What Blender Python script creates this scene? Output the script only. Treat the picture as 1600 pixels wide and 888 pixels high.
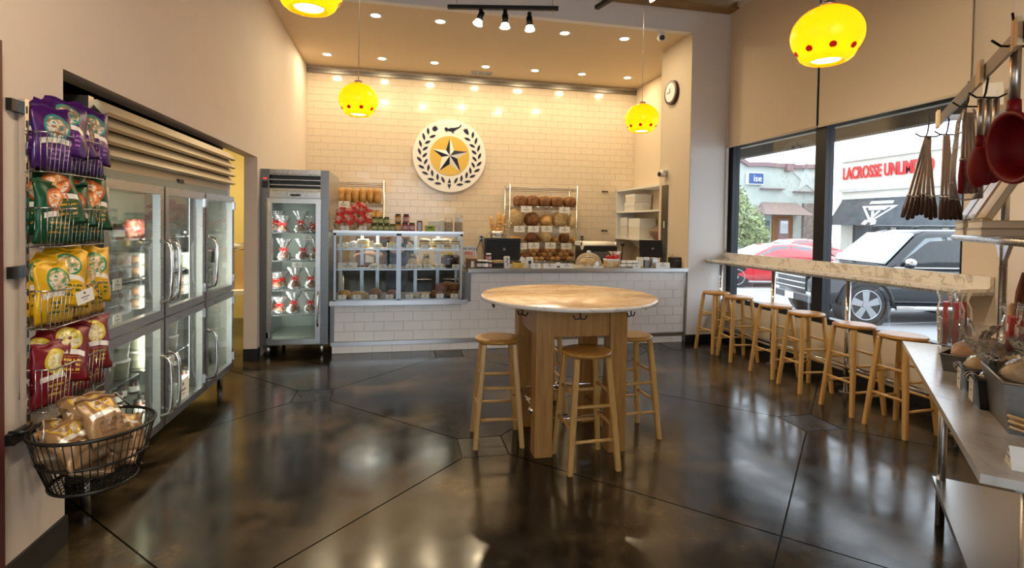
import bpy, bmesh, math, random
from math import sin, cos, pi, radians, sqrt, atan2
from mathutils import Vector, Matrix
import numpy as np
for o in list(bpy.data.objects): bpy.data.objects.remove(o)
S = bpy.context.scene
COL = S.collection
rnd = random.Random(7)
# ------------------------------------------------------------------ camera
FPX, YAW, PIT, ROL, CY, CAMZ = 823.38, radians(11.9326), radians(-1.2719), radians(.87278), 368.725, 1.6
FW = Vector((sin(YAW)*cos(PIT), cos(YAW)*cos(PIT), sin(PIT)))
_rt = Vector((cos(YAW), -sin(YAW), 0)); _up = _rt.cross(FW)
RT = _rt*cos(ROL)+_up*sin(ROL); UP = RT.cross(FW)
CAM = Vector((0, 0, CAMZ))
cd = bpy.data.cameras.new('camera'); cam = bpy.data.objects.new('camera', cd); COL.objects.link(cam)
cam.matrix_world = Matrix(((RT.x, UP.x, -FW.x, 0), (RT.y, UP.y, -FW.y, 0), (RT.z, UP.z, -FW.z, CAMZ), (0, 0, 0, 1)))
cd.sensor_width = 36; cd.lens = FPX/1600*36; cd.shift_y = -(444-CY)/1600; cd.clip_start = .05; cd.clip_end = 400
S.camera = cam
# ------------------------------------------------------------------ world, exposure
W = bpy.data.worlds.new('world'); S.world = W; W.use_nodes = True
bg = W.node_tree.nodes['Background']; bg.inputs[0].default_value = (.83, .92, 1, 1); bg.inputs[1].default_value = 3.7
S.view_settings.view_transform = 'Standard'; S.view_settings.look = 'None'
S.view_settings.gamma = 1; S.view_settings.use_curve_mapping = False
S.view_settings.exposure = .1
CAN_W, TRACK_W, PEND_W = 12.5, 80, 2.4
# ------------------------------------------------------------------ measuring helpers: a sight line met with a real plane
def ray(x, y): return FW+RT*((x-800)/FPX)-UP*((y-CY)/FPX)
def onp(ax, v, x, y):
    d = ray(x, y); return CAM+d*((v-CAM[ax])/d[ax])
def aX(x, y, v): return onp(0, v, x, y)
def aY(x, y, v): return onp(1, v, x, y)
def aZ(x, y, v): return onp(2, v, x, y)
def aD(x, y, d): return CAM+ray(x, y)*d
# ------------------------------------------------------------------ mesh builder
class MB:
    def __init__(s): s.v = []; s.f = []; s.sm = []; s.T = None
    def add(s, vs, fs, smooth=False):
        b = len(s.v)
        s.v += [tuple(s.T @ Vector(p)) if s.T else tuple(p) for p in vs]
        s.f += [tuple(i+b for i in f) for f in fs]; s.sm += [smooth]*len(fs); return s
    def bx(s, x0, x1, y0, y1, z0, z1):
        return s.add([(x0,y0,z0),(x1,y0,z0),(x1,y1,z0),(x0,y1,z0),(x0,y0,z1),(x1,y0,z1),(x1,y1,z1),(x0,y1,z1)],
                     [(0,3,2,1),(4,5,6,7),(0,1,5,4),(1,2,6,5),(2,3,7,6),(3,0,4,7)])
    def box(s, c, d): return s.bx(c[0]-d[0]/2,c[0]+d[0]/2,c[1]-d[1]/2,c[1]+d[1]/2,c[2]-d[2]/2,c[2]+d[2]/2)
    def obox(s, c, d, R):      # box turned by matrix R (3x3) about its centre
        q = [Vector((sx*d[0]/2, sy*d[1]/2, sz*d[2]/2)) for sz in (-1,1) for sx,sy in ((-1,-1),(1,-1),(1,1),(-1,1))]
        return s.add([Vector(c)+R@p for p in q], [(0,3,2,1),(4,5,6,7),(0,1,5,4),(1,2,6,5),(2,3,7,6),(3,0,4,7)])
    def rbox(s, c, d, r=.01, n=3):  # box with rounded vertical edges and softened rim
        x, y, z = d[0]/2, d[1]/2, d[2]/2; r = min(r, x*.99, y*.99); ring = []
        for (cx, cy, a0) in ((x-r, y-r, 0), (-x+r, y-r, 90), (-x+r, -y+r, 180), (x-r, -y+r, 270)):
            for k in range(n+1):
                a = radians(a0+90*k/n); ring.append((cx+r*cos(a), cy+r*sin(a)))
        e = min(r*.5, z*.5); N = len(ring); vs = []
        for (zz, k) in ((-z, e), (-z+e, 0), (z-e, 0), (z, e)):
            for (a, b) in ring: vs.append((c[0]+a*(1-k/x), c[1]+b*(1-k/y), c[2]+zz))
        fs = [tuple(range(N-1, -1, -1)), tuple(range(3*N, 4*N))]
        for j in range(3):
            for i in range(N): fs.append((j*N+i, j*N+(i+1) % N, (j+1)*N+(i+1) % N, (j+1)*N+i))
        return s.add(vs, fs)
    def cyl(s, p0, p1, r0, r1=None, n=12, caps=True, smooth=True, rot=0):
        p0 = Vector(p0); p1 = Vector(p1); r1 = r0 if r1 is None else r1
        d = (p1-p0).normalized(); a = d.orthogonal().normalized() if abs(d.z) < .999 else Vector((1,0,0)); b = d.cross(a)
        vs = []
        for (p, r) in ((p0, r0), (p1, r1)):
            for i in range(n): t = 2*pi*i/n+rot; vs.append(p+a*(r*cos(t))+b*(r*sin(t)))
        s.add(vs, [(i, (i+1) % n, n+(i+1) % n, n+i) for i in range(n)], smooth)
        if caps: s.f += [tuple(len(s.v)-2*n+i for i in range(n-1, -1, -1)), tuple(len(s.v)-n+i for i in range(n))]; s.sm += [False]*2
        return s
    def lathe(s, prof, n=20, c=(0,0,0), smooth=True, fn=None):
        vs = []
        for (r, z) in prof:
            for i in range(n):
                a = 2*pi*i/n; k = fn(a, r, z) if fn else 1
                vs.append((c[0]+r*k*cos(a), c[1]+r*k*sin(a), c[2]+z))
        fs = []
        for j in range(len(prof)-1):
            for i in range(n): fs.append((j*n+i, j*n+(i+1) % n, (j+1)*n+(i+1) % n, (j+1)*n+i))
        return s.add(vs, fs, smooth)
    def tube(s, pts, r, n=6, closed=False, caps=True):
        pts = [Vector(p) for p in pts]; N = len(pts); vs = []; up = None
        for i, p in enumerate(pts):
            a = pts[i-1] if (i or closed) else p; b = pts[(i+1) % N] if (i < N-1 or closed) else p
            d = (b-a).normalized()
            if up is None: up = d.orthogonal().normalized()
            up = (up-d*up.dot(d)); up = up.normalized() if up.length > 1e-6 else d.orthogonal().normalized()
            w = d.cross(up); rr = r[i] if isinstance(r, (list, tuple)) else r
            for k in range(n): t = 2*pi*k/n; vs.append(p+up*(rr*cos(t))+w*(rr*sin(t)))
        fs = []
        for i in range(N if closed else N-1):
            j = (i+1) % N
            for k in range(n): fs.append((i*n+k, i*n+(k+1) % n, j*n+(k+1) % n, j*n+k))
        if caps and not closed: fs += [tuple(range(n-1, -1, -1)), tuple((N-1)*n+k for k in range(n))]
        return s.add(vs, fs, True)
    def ell(s, c, r, n=12, m=8, fn=None, smooth=True):
        vs = []
        for j in range(m+1):
            t = pi*j/m
            for i in range(n):
                a = 2*pi*i/n; p = Vector((sin(t)*cos(a), sin(t)*sin(a), -cos(t))); k = fn(p) if fn else 1
                vs.append((c[0]+r[0]*p.x*k, c[1]+r[1]*p.y*k, c[2]+r[2]*p.z*k))
        fs = [(j*n+i, j*n+(i+1) % n, (j+1)*n+(i+1) % n, (j+1)*n+i) for j in range(m) for i in range(n)]
        return s.add(vs, fs, smooth)
    def prism(s, poly, a0, a1, ax='z'):
        N = len(poly); mk = {'z': lambda p, h: (p[0], p[1], h), 'y': lambda p, h: (p[0], h, p[1]), 'x': lambda p, h: (h, p[0], p[1])}[ax]
        vs = [mk(p, a0) for p in poly]+[mk(p, a1) for p in poly]
        return s.add(vs, [tuple(range(N-1, -1, -1)), tuple(range(N, 2*N))]+[(i, (i+1) % N, N+(i+1) % N, N+i) for i in range(N)])
    def grid(s, fn, nu, nv, smooth=True):
        vs = [fn(i/nu, j/nv) for j in range(nv+1) for i in range(nu+1)]
        return s.add(vs, [(j*(nu+1)+i, j*(nu+1)+i+1, (j+1)*(nu+1)+i+1, (j+1)*(nu+1)+i) for j in range(nv) for i in range(nu)], smooth)
    def mesh(s, name, m):
        me = bpy.data.meshes.new(name); me.from_pydata(s.v, [], s.f); me.polygons.foreach_set('use_smooth', s.sm)
        bm = bmesh.new(); bm.from_mesh(me); bmesh.ops.remove_doubles(bm, verts=bm.verts, dist=1e-6)
        bmesh.ops.recalc_face_normals(bm, faces=bm.faces); bm.to_mesh(me); bm.free()
        if m: me.materials.append(m)
        return me
    def build(s, name, m, parent=None, loc=None, rot=None):
        return inst(name, s.mesh(name, m), parent, loc, rot)
def inst(name, me, parent=None, loc=None, rot=None):
    o = bpy.data.objects.new(name, me); COL.objects.link(o)
    if parent: o.parent = parent
    if loc is not None: o.location = loc
    if rot is not None: o.rotation_euler = rot if hasattr(rot, '__len__') else (0, 0, rot)
    return o
def tag(o, label=None, cat=None, group=None, kind=None):
    for k, v in (('label', label), ('category', cat), ('group', group), ('kind', kind)):
        if v: o[k] = v
    return o
def thing(name, label, cat, loc=(0,0,0), rz=0, group=None):
    o = inst(name, None, None, loc, rz); o.empty_display_size = .05; return tag(o, label, cat, group)
def struct(name, b, m): return tag(b.build(name, m), None, None, None, 'structure')
KIDS = {}
def copy_tree(o, parent=None, loc=None, rz=None, label=None, group=None):
    c = o.copy(); COL.objects.link(c); c.parent = parent
    if parent is None:
        if loc is not None: c.location = loc
        if rz is not None: c.rotation_euler = rz if hasattr(rz, '__len__') else (0, 0, rz)
        if label: c['label'] = label
        if group: c['group'] = group
    for ch in [q for q in bpy.data.objects if q.parent == o] if o.name not in KIDS else KIDS[o.name]:
        copy_tree(ch, c)
    return c
def freeze(o):   # remember a finished thing's children, so that copying is quick
    KIDS[o.name] = [q for q in bpy.data.objects if q.parent == o]
    for q in KIDS[o.name]: KIDS[q.name] = [z for z in bpy.data.objects if z.parent == q]
    return o
ORD = ['first','second','third','fourth','fifth','sixth','seventh','eighth','ninth','tenth','eleventh','twelfth','thirteenth']
def text(name, s, m, size, loc, rot, parent=None, depth=.002, align='CENTER', sx=1, bold=0):
    cu = bpy.data.curves.new(name, 'FONT'); cu.body = s; cu.size = size; cu.align_x = align; cu.align_y = 'CENTER'; cu.extrude = depth; cu.offset = bold; cu.resolution_u = 3
    t = bpy.data.objects.new(name, cu); COL.objects.link(t)
    dg = bpy.context.evaluated_depsgraph_get(); me = bpy.data.meshes.new_from_object(t.evaluated_get(dg)); bpy.data.objects.remove(t)
    me.materials.clear(); me.materials.append(m); o = inst(name, me, parent, loc, rot); o.scale = (sx, 1, 1); return o
# ------------------------------------------------------------------ materials
def new(name):
    m = bpy.data.materials.new(name); m.use_nodes = True; nt = m.node_tree
    return m, nt, nt.nodes['Principled BSDF'], nt.nodes['Material Output']
def nd(nt, t, **k):
    n = nt.nodes.new(t)
    for a, v in k.items():
        if a.startswith('i_'): n.inputs[int(a[2:])].default_value = v
        else: setattr(n, a, v)
    return n
def L(nt, a, b): nt.links.new(a, b)
def c4(c): return (c[0], c[1], c[2], 1)
def coords(nt, sc=(1,1,1), gen='Object'):
    tc = nd(nt, 'ShaderNodeTexCoord'); mp = nd(nt, 'ShaderNodeMapping'); mp.inputs['Scale'].default_value = sc
    L(nt, tc.outputs[gen], mp.inputs[0]); return mp.outputs[0]
def ramp(nt, fac, stops):
    r = nd(nt, 'ShaderNodeValToRGB'); e = r.color_ramp.elements
    while len(e) < len(stops): e.new(.5)
    for q, (p, c) in zip(e, stops): q.position = p; q.color = c4(c)
    L(nt, fac, r.inputs[0]); return r.outputs[0]
def mat(name, col, rough=.5, metal=0, col2=None, scale=8, st=(1,1,1), bump=0, bscale=None, emit=None, es=0, spec=.5, coat=0, detail=3, lo=.35, hi=.65, rvar=0, sub=0):
    m, nt, b, out = new(name)
    b.inputs['Base Color'].default_value = c4(col); b.inputs['Roughness'].default_value = rough; b.inputs['Metallic'].default_value = metal
    b.inputs['Specular IOR Level'].default_value = spec; b.inputs['Coat Weight'].default_value = coat
    if sub: b.inputs['Subsurface Weight'].default_value = sub; b.inputs['Subsurface Scale'].default_value = .02
    v = coords(nt, st) if (col2 or bump or rvar) else None
    if col2:
        n = nd(nt, 'ShaderNodeTexNoise'); n.inputs['Scale'].default_value = scale; n.inputs['Detail'].default_value = detail; L(nt, v, n.inputs[0])
        L(nt, ramp(nt, n.outputs[0], [(lo, col), (hi, col2)]), b.inputs['Base Color'])
    if bump:
        n2 = nd(nt, 'ShaderNodeTexNoise'); n2.inputs['Scale'].default_value = bscale or scale; n2.inputs['Detail'].default_value = 4; L(nt, v, n2.inputs[0])
        bp = nd(nt, 'ShaderNodeBump'); bp.inputs['Strength'].default_value = bump; bp.inputs['Distance'].default_value = .01
        L(nt, n2.outputs[0], bp.inputs['Height']); L(nt, bp.outputs[0], b.inputs['Normal'])
    if rvar:
        n3 = nd(nt, 'ShaderNodeTexNoise'); n3.inputs['Scale'].default_value = scale; n3.inputs['Detail'].default_value = 3; L(nt, v, n3.inputs[0])
        mr = nd(nt, 'ShaderNodeMapRange'); mr.inputs[1].default_value = .3; mr.inputs[2].default_value = .7
        mr.inputs[3].default_value = max(.02, rough-rvar); mr.inputs[4].default_value = rough+rvar
        L(nt, n3.outputs[0], mr.inputs[0]); L(nt, mr.outputs[0], b.inputs['Roughness'])
    if emit: b.inputs['Emission Color'].default_value = c4(emit); b.inputs['Emission Strength'].default_value = es
    return m
def clear(name, tint=(1,1,1), rough=.02, gl=.06, white=0, wc=(1,1,1), crinkle=0):
    """thin clear sheet: see-through with a fresnel gloss, optionally a little milky"""
    m, nt, b, out = new(name); nt.nodes.remove(b)
    t = nd(nt, 'ShaderNodeBsdfTransparent'); t.inputs[0].default_value = c4(tint)
    g = nd(nt, 'ShaderNodeBsdfGlossy'); g.inputs['Roughness'].default_value = rough; g.inputs[0].default_value = (1,1,1,1)
    fr = nd(nt, 'ShaderNodeFresnel'); fr.inputs[0].default_value = 1.45
    if crinkle:
        n = nd(nt, 'ShaderNodeTexNoise'); n.inputs['Scale'].default_value = 28; n.inputs['Detail'].default_value = 2; n.inputs['Distortion'].default_value = 1.5; L(nt, coords(nt), n.inputs[0])
        bp = nd(nt, 'ShaderNodeBump'); bp.inputs['Strength'].default_value = crinkle; bp.inputs['Distance'].default_value = .02; L(nt, n.outputs[0], bp.inputs['Height']); L(nt, bp.outputs[0], g.inputs['Normal'])
    mx = nd(nt, 'ShaderNodeMixShader'); L(nt, t.outputs[0], mx.inputs[1]); L(nt, g.outputs[0], mx.inputs[2])
    if gl is None: L(nt, fr.outputs[0], mx.inputs[0])
    else:
        a = nd(nt, 'ShaderNodeMath', operation='MULTIPLY'); L(nt, fr.outputs[0], a.inputs[0]); a.inputs[1].default_value = gl*16; L(nt, a.outputs[0], mx.inputs[0])
    last = mx
    if white:
        d = nd(nt, 'ShaderNodeBsdfDiffuse'); d.inputs[0].default_value = c4(wc); m2 = nd(nt, 'ShaderNodeMixShader'); m2.inputs[0].default_value = white
        L(nt, mx.outputs[0], m2.inputs[1]); L(nt, d.outputs[0], m2.inputs[2]); last = m2
    L(nt, last.outputs[0], out.inputs[0]); return m
def wood(name, c1, c2, ax=2, rough=.35, scale=3):
    st = [14, 14, 14]; st[ax] = 1.2
    return mat(name, c1, rough, col2=c2, scale=scale, st=st, lo=.3, hi=.7, detail=5, bump=.05)
def marble(name, base, vein, scale=3, rough=.15, st=(1,1,1), mott=None):
    m, nt, b, out = new(name); v = coords(nt, st)
    n = nd(nt, 'ShaderNodeTexNoise'); n.inputs['Scale'].default_value = scale; n.inputs['Detail'].default_value = 8; n.inputs['Distortion'].default_value = 1.2; L(nt, v, n.inputs[0])
    a = nd(nt, 'ShaderNodeMath', operation='SUBTRACT'); L(nt, n.outputs[0], a.inputs[0]); a.inputs[1].default_value = .5
    a2 = nd(nt, 'ShaderNodeMath', operation='ABSOLUTE'); L(nt, a.outputs[0], a2.inputs[0])
    r1 = ramp(nt, a2.outputs[0], [(0, vein), (.035, base)])
    n2 = nd(nt, 'ShaderNodeTexNoise'); n2.inputs['Scale'].default_value = scale*.7; n2.inputs['Detail'].default_value = 5; L(nt, v, n2.inputs[0])
    mx = nd(nt, 'ShaderNodeMix', data_type='RGBA'); L(nt, n2.outputs[0], mx.inputs[0]); mx.inputs[6].default_value = c4(base)
    L(nt, r1, mx.inputs[7])
    if mott:
        m3 = nd(nt, 'ShaderNodeMix', data_type='RGBA', blend_type='MULTIPLY'); L(nt, ramp(nt, n2.outputs[0], [(.35, mott), (.65, (1,1,1))]), m3.inputs[7]); L(nt, mx.outputs[2], m3.inputs[6]); m3.inputs[0].default_value = 1
        L(nt, m3.outputs[2], b.inputs['Base Color'])
    else: L(nt, mx.outputs[2], b.inputs['Base Color'])
    b.inputs['Roughness'].default_value = rough; return m
def steel(name, col=(.55,.55,.55), rough=.3, st=(2,2,60)):
    return mat(name, col, rough, 1, col2=tuple(c*.92 for c in col), scale=3, st=st, rvar=.03)
def lcard(name, bgc=(.82,.79,.73), mark=(.12,.08,.06), w=.1, h=.06):
    """paper card print: small emblem near the top, a line of lettering below (local x across, z up)"""
    m, nt, b, out = new(name); tc = nd(nt, 'ShaderNodeTexCoord'); sp = nd(nt, 'ShaderNodeSeparateXYZ'); L(nt, tc.outputs['Generated'], sp.inputs[0])
    def band(o, lo, hi):
        a = nd(nt, 'ShaderNodeMath', operation='GREATER_THAN'); L(nt, o, a.inputs[0]); a.inputs[1].default_value = lo
        c = nd(nt, 'ShaderNodeMath', operation='LESS_THAN'); L(nt, o, c.inputs[0]); c.inputs[1].default_value = hi
        e = nd(nt, 'ShaderNodeMath', operation='MULTIPLY'); L(nt, a.outputs[0], e.inputs[0]); L(nt, c.outputs[0], e.inputs[1]); return e.outputs[0]
    def mul(a, c):
        e = nd(nt, 'ShaderNodeMath', operation='MULTIPLY'); L(nt, a, e.inputs[0]); L(nt, c, e.inputs[1]); return e.outputs[0]
    x, z = sp.outputs[0], sp.outputs[2]
    e1 = mul(band(x, .44, .56), band(z, .68, .86)); l1 = mul(band(x, .26, .74), band(z, .42, .52)); l2 = mul(band(x, .36, .64), band(z, .24, .3))
    n = nd(nt, 'ShaderNodeTexNoise'); n.inputs['Scale'].default_value = 30; L(nt, tc.outputs['Generated'], n.inputs[0])
    g = nd(nt, 'ShaderNodeMath', operation='GREATER_THAN'); L(nt, n.outputs[0], g.inputs[0]); g.inputs[1].default_value = .42
    def plus(a, c):
        e = nd(nt, 'ShaderNodeMath', operation='ADD'); L(nt, a, e.inputs[0]); L(nt, c, e.inputs[1]); return e.outputs[0]
    k = plus(e1, mul(plus(l1, l2), g.outputs[0]))
    mx = nd(nt, 'ShaderNodeMix', data_type='RGBA'); L(nt, k, mx.inputs[0]); mx.inputs[6].default_value = c4(bgc); mx.inputs[7].default_value = c4(mark)
    L(nt, mx.outputs[2], b.inputs['Base Color']); b.inputs['Roughness'].default_value = .6; return m
def floor_mat():
    m, nt, b, out = new('stained concrete'); tc = nd(nt, 'ShaderNodeTexCoord'); v = nd(nt, 'ShaderNodeNewGeometry').outputs['Position']
    n = nd(nt, 'ShaderNodeTexNoise'); n.inputs['Scale'].default_value = .9; n.inputs['Detail'].default_value = 10; n.inputs['Roughness'].default_value = .68; n.inputs['Distortion'].default_value = .0; L(nt, v, n.inputs[0])
    L(nt, ramp(nt, n.outputs[0], [(.40, (.002,.0018,.0015)), (.5, (.010,.0075,.005)), (.575, (.055,.037,.018)), (.68, (.12,.082,.042))]), b.inputs['Base Color'])
    n2 = nd(nt, 'ShaderNodeTexNoise'); n2.inputs['Scale'].default_value = 4; n2.inputs['Detail'].default_value = 7; L(nt, v, n2.inputs[0])
    mr = nd(nt, 'ShaderNodeMapRange'); mr.inputs[1].default_value = .3; mr.inputs[2].default_value = .7; mr.inputs[3].default_value = .12; mr.inputs[4].default_value = .23
    L(nt, n2.outputs[0], mr.inputs[0]); L(nt, mr.outputs[0], b.inputs['Roughness'])
    n3 = nd(nt, 'ShaderNodeTexNoise'); n3.inputs['Scale'].default_value = 40; n3.inputs['Detail'].default_value = 3; L(nt, v, n3.inputs[0])
    bp = nd(nt, 'ShaderNodeBump'); bp.inputs['Strength'].default_value = .03; bp.inputs['Distance'].default_value = .004; L(nt, n3.outputs[0], bp.inputs['Height']); L(nt, bp.outputs[0], b.inputs['Normal'])
    b.inputs['Specular IOR Level'].default_value = .62
    return m
K = dict(
 wall=mat('cream plaster', (.74,.63,.53), .7, col2=(.72,.61,.51), scale=2, bump=.03, bscale=80),
 wallw=mat('white plaster', (.76,.74,.72), .6, bump=.02, bscale=80),
 walltan=mat('tan plaster', (.66,.55,.42), .7, bump=.02, bscale=80),
 wally=mat('yellow plaster', (.62,.50,.20), .7),
 dark=mat('recess shade black', (.02,.02,.018), .8),  # near-black colour stands in for the shade of the unlit nook
 ceil=mat('ceiling plaster', (.72,.58,.39), .75, bump=.02, bscale=60),
 deck=mat('dark timber deck', (.10,.055,.02), .6, col2=(.06,.03,.012), scale=3, st=(1,8,1)),
 beam=mat('golden brown timber', (.30,.17,.05), .55, col2=(.22,.12,.035), scale=3, st=(1,12,12)),
 tilec=mat('cream glazed tile', (.72,.60,.45), .12, spec=.6), grout=mat('tile grout', (.70,.585,.435), .5),
 tilew=mat('white glazed tile', (.80,.79,.78), .14, spec=.6), groutw=mat('white grout', (.62,.60,.58), .8),
 base=mat('black baseboard', (.008,.008,.009), .45), black=mat('black plastic', (.012,.012,.013), .4), blackm=mat('black metal', (.015,.015,.016), .35, .3),
 frame=mat('black window aluminium', (.015,.016,.02), .35, .4), floor=floor_mat(),
 inset=mat('darker inset concrete', (.004,.004,.0045), .3, col2=(.012,.011,.01), scale=5, rvar=.08), joint=mat('joint filler', (.012,.009,.006), .8),
 blind=mat('roller blind cloth', (.68,.56,.41), .85, bump=.04, bscale=220), steel=steel('brushed steel'), steeld=steel('dark brushed steel', (.20,.20,.20), .35), steelv=steel('brushed steel across', (.5,.49,.47), .28, (60,60,2)),
 steelp=mat('plain satin steel', (.5,.5,.5), .3, 1), louv=mat('louvre steel with painted warm reflection', (.56,.47,.32), .42, .55), chrome=mat('chrome', (.75,.75,.76), .08, 1), wire=mat('chrome wire', (.55,.55,.55), .25, 1), wireb=mat('black wire', (.02,.018,.016), .4, .5),  # louvre colour carries the warm ceiling light that the steel reflects
 glass=clear('window glass', (.98,.99,1), gl=.006), caseg=clear('display glass', (.97,.99,.99), gl=.018), cello=clear('cellophane', (.97,.97,.97), .1, .08, .06, crinkle=.9), cellw=clear('thick cellophane', (.98,.98,.98), .12, .07, .1, crinkle=.8), milk=clear('frosted plastic', (.93,.95,.95), .2, .05, .13),
 oak=wood('light oak', (.60,.36,.12), (.46,.25,.07), 2), seat=wood('golden oak seat', (.52,.26,.055), (.38,.17,.03), 0), tleg=wood('honey maple', (.44,.23,.06), (.31,.14,.03), 2, .4),
 marb=marble('pale veined marble', (.80,.74,.66), (.24,.17,.11), 4.2, .12), marbt=marble('tan marble', (.60,.43,.26), (.26,.15,.06), 3.4, .26, (1,2.2,1), (.66,.54,.4)), marbg=marble('grey white marble', (.62,.60,.56), (.45,.42,.38), 3, .18, (1,1,1), (.72,.70,.66)),
 card=lcard('printed price card'), white=mat('white card', (.82,.81,.79), .6), whitep=mat('white paint', (.80,.79,.77), .4), red=mat('red plastic', (.60,.012,.02), .35), redd=mat('dark red silicone', (.19,.004,.008), .5, spec=.25),
 ribbon=mat('red ribbon', (.72,.02,.015), .35), amber=mat('amber glass', (.22,.05,.01), .1, spec=.7), lid=mat('dark lid', (.02,.018,.015), .4),
 gold=mat('gold leaf', (.78,.50,.09), .38, .35), navy=mat('navy enamel', (.008,.010,.035), .3), signw=mat('white enamel', (.86,.82,.74), .3),
 crust=mat('golden crust', (.50,.24,.06), .55, col2=(.68,.40,.13), scale=14, bump=.4, bscale=30), crustd=mat('dark crust', (.13,.045,.013), .6, col2=(.30,.125,.04), scale=16, bump=.5, bscale=30),
 crustb=mat('deep brown bun', (.16,.05,.015), .4, col2=(.27,.09,.03), scale=10), pale=mat('pale dough', (.74,.58,.32), .6, col2=(.60,.40,.16), scale=18, bump=.3), icing=mat('white icing', (.86,.83,.76), .5, bump=.2, bscale=40), choc=mat('chocolate', (.035,.014,.008), .4, col2=(.07,.03,.015), scale=20, bump=.4), yel=mat('yellow pastry', (.80,.58,.12), .5, col2=(.62,.36,.06), scale=16, bump=.2),
 seed=mat('seeded crust', (.36,.19,.06), .7, col2=(.72,.55,.30), scale=70, bump=.5, bscale=70, detail=1), paper=mat('kraft paper', (.36,.21,.10), .7, col2=(.26,.14,.06), scale=6, bump=.4, bscale=14),
 carton=mat('white carton', (.76,.73,.66), .6), kraft=mat('cardboard', (.50,.34,.16), .8), skin=mat('skin', (.62,.36,.24), .5, sub=.1), cloth=mat('dark blue apron cloth', (.03,.04,.07), .85, bump=.2, bscale=30), hair=mat('black hair', (.012,.009,.008), .5),
 asphalt=mat('asphalt', (.30,.31,.32), .85, col2=(.36,.37,.38), scale=.6, bump=.2, bscale=30), curb=mat('pale concrete', (.55,.54,.52), .8, col2=(.48,.47,.45), scale=3), paintl=mat('white road paint', (.75,.75,.74), .7),
 suv=mat('black car paint', (.010,.012,.016), .14, spec=.5, coat=.35), rcar=mat('red car paint', (.55,.02,.03), .2, spec=.7, coat=1), cglass=mat('tinted car glass', (.10,.13,.15), .03, spec=1, coat=.6), tyre=mat('tyre rubber', (.018,.018,.02), .75), rim=mat('alloy wheel', (.36,.37,.39), .25, .9), lens=mat('headlamp lens', (.75,.77,.8), .1, .3),
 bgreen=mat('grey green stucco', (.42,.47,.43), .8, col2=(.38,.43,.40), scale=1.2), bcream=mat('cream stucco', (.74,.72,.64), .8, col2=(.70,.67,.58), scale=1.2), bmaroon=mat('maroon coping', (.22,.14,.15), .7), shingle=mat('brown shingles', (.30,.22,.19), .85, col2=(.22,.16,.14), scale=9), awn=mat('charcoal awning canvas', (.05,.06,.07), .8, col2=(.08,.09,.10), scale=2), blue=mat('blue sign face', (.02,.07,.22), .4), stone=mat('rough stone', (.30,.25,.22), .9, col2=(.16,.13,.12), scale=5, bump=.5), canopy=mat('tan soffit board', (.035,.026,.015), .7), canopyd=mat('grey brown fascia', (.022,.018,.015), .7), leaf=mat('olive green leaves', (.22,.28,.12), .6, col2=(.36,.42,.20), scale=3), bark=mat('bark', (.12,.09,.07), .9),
)
# ================================================================== THE ROOM
LX, RX, BY, CZ, FY = -1.6, 4.49, 9.62, 4.27, 6.63      # left wall, window wall, back wall, low ceiling, counter line
NY0, NY1, NZ = 2.95, 6.47, 2.316                       # opening in the left wall
BK = -3.6
def clip(poly, n, d):        # keep n.p < d
    out = []
    for i, p in enumerate(poly):
        q = poly[(i+1) % len(poly)]; a = n[0]*p[0]+n[1]*p[1]-d; b = n[0]*q[0]+n[1]*q[1]-d
        if a <= 0: out.append(p)
        if a*b < 0: t = a/(a-b); out.append((p[0]+t*(q[0]-p[0]), p[1]+t*(q[1]-p[1])))
    return out
fl = struct('floor', MB().bx(-3.9, RX+.1, BK, BY+.1, -.08, -.008), K['joint'])
c0 = (.59, 3.71); g = 1.36; h = .163; j = .005
nodes_sq = []
for i in range(-6, 8):
    for k in range(-8, 8):
        x = c0[0]+(i+k)*g; y = c0[1]+(i-k)*g
        sq = lambda X, Y: abs((Y-c0[1])/g-round((Y-c0[1])/g)) < .1 and Y > 3
        # slab between four lattice nodes; corners at node left/right/top/bottom
        nd4 = [(x, y, 0, -1), (x+g, y+g, 1, 0), (x, y+2*g, 0, 1), (x-g, y+g, -1, 0)]
        poly = []
        for (a, b, dx, dy) in nd4:
            if sq(a, b):
                if dx == 0: poly += [(a-h, b-dy*h), (a+h, b-dy*h)] if dy < 0 else [(a+h, b-dy*h), (a-h, b-dy*h)]
                else: poly += [(a-dx*h, b-h), (a-dx*h, b+h)] if dx > 0 else [(a-dx*h, b+h), (a-dx*h, b-h)]
            else: poly.append((a, b))
        cx = x; cyy = y+g
        poly = [(p[0]+(cx-p[0])*j/1.0, p[1]+(cyy-p[1])*j/1.1) for p in poly]
        for n, d in (((1,0), RX), ((-1,0), 3.85), ((0,1), BY), ((0,-1), -BK), ((.7071,-.7071), 1.36*.7071)):
            poly = clip(poly, n, d)
            if len(poly) < 3: break
        if len(poly) >= 3: MB().prism(poly, -.008, 0).build('concrete_slab', K['floor'], fl)
        if sq(x, y) and -3.6 < x < RX-.2 and y < BY-.3: MB().bx(x-h+.004, x+h-.004, y-h+.004, y+h-.004, -.008, -.0005).build('inset_square', K['inset'], fl)
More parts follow.
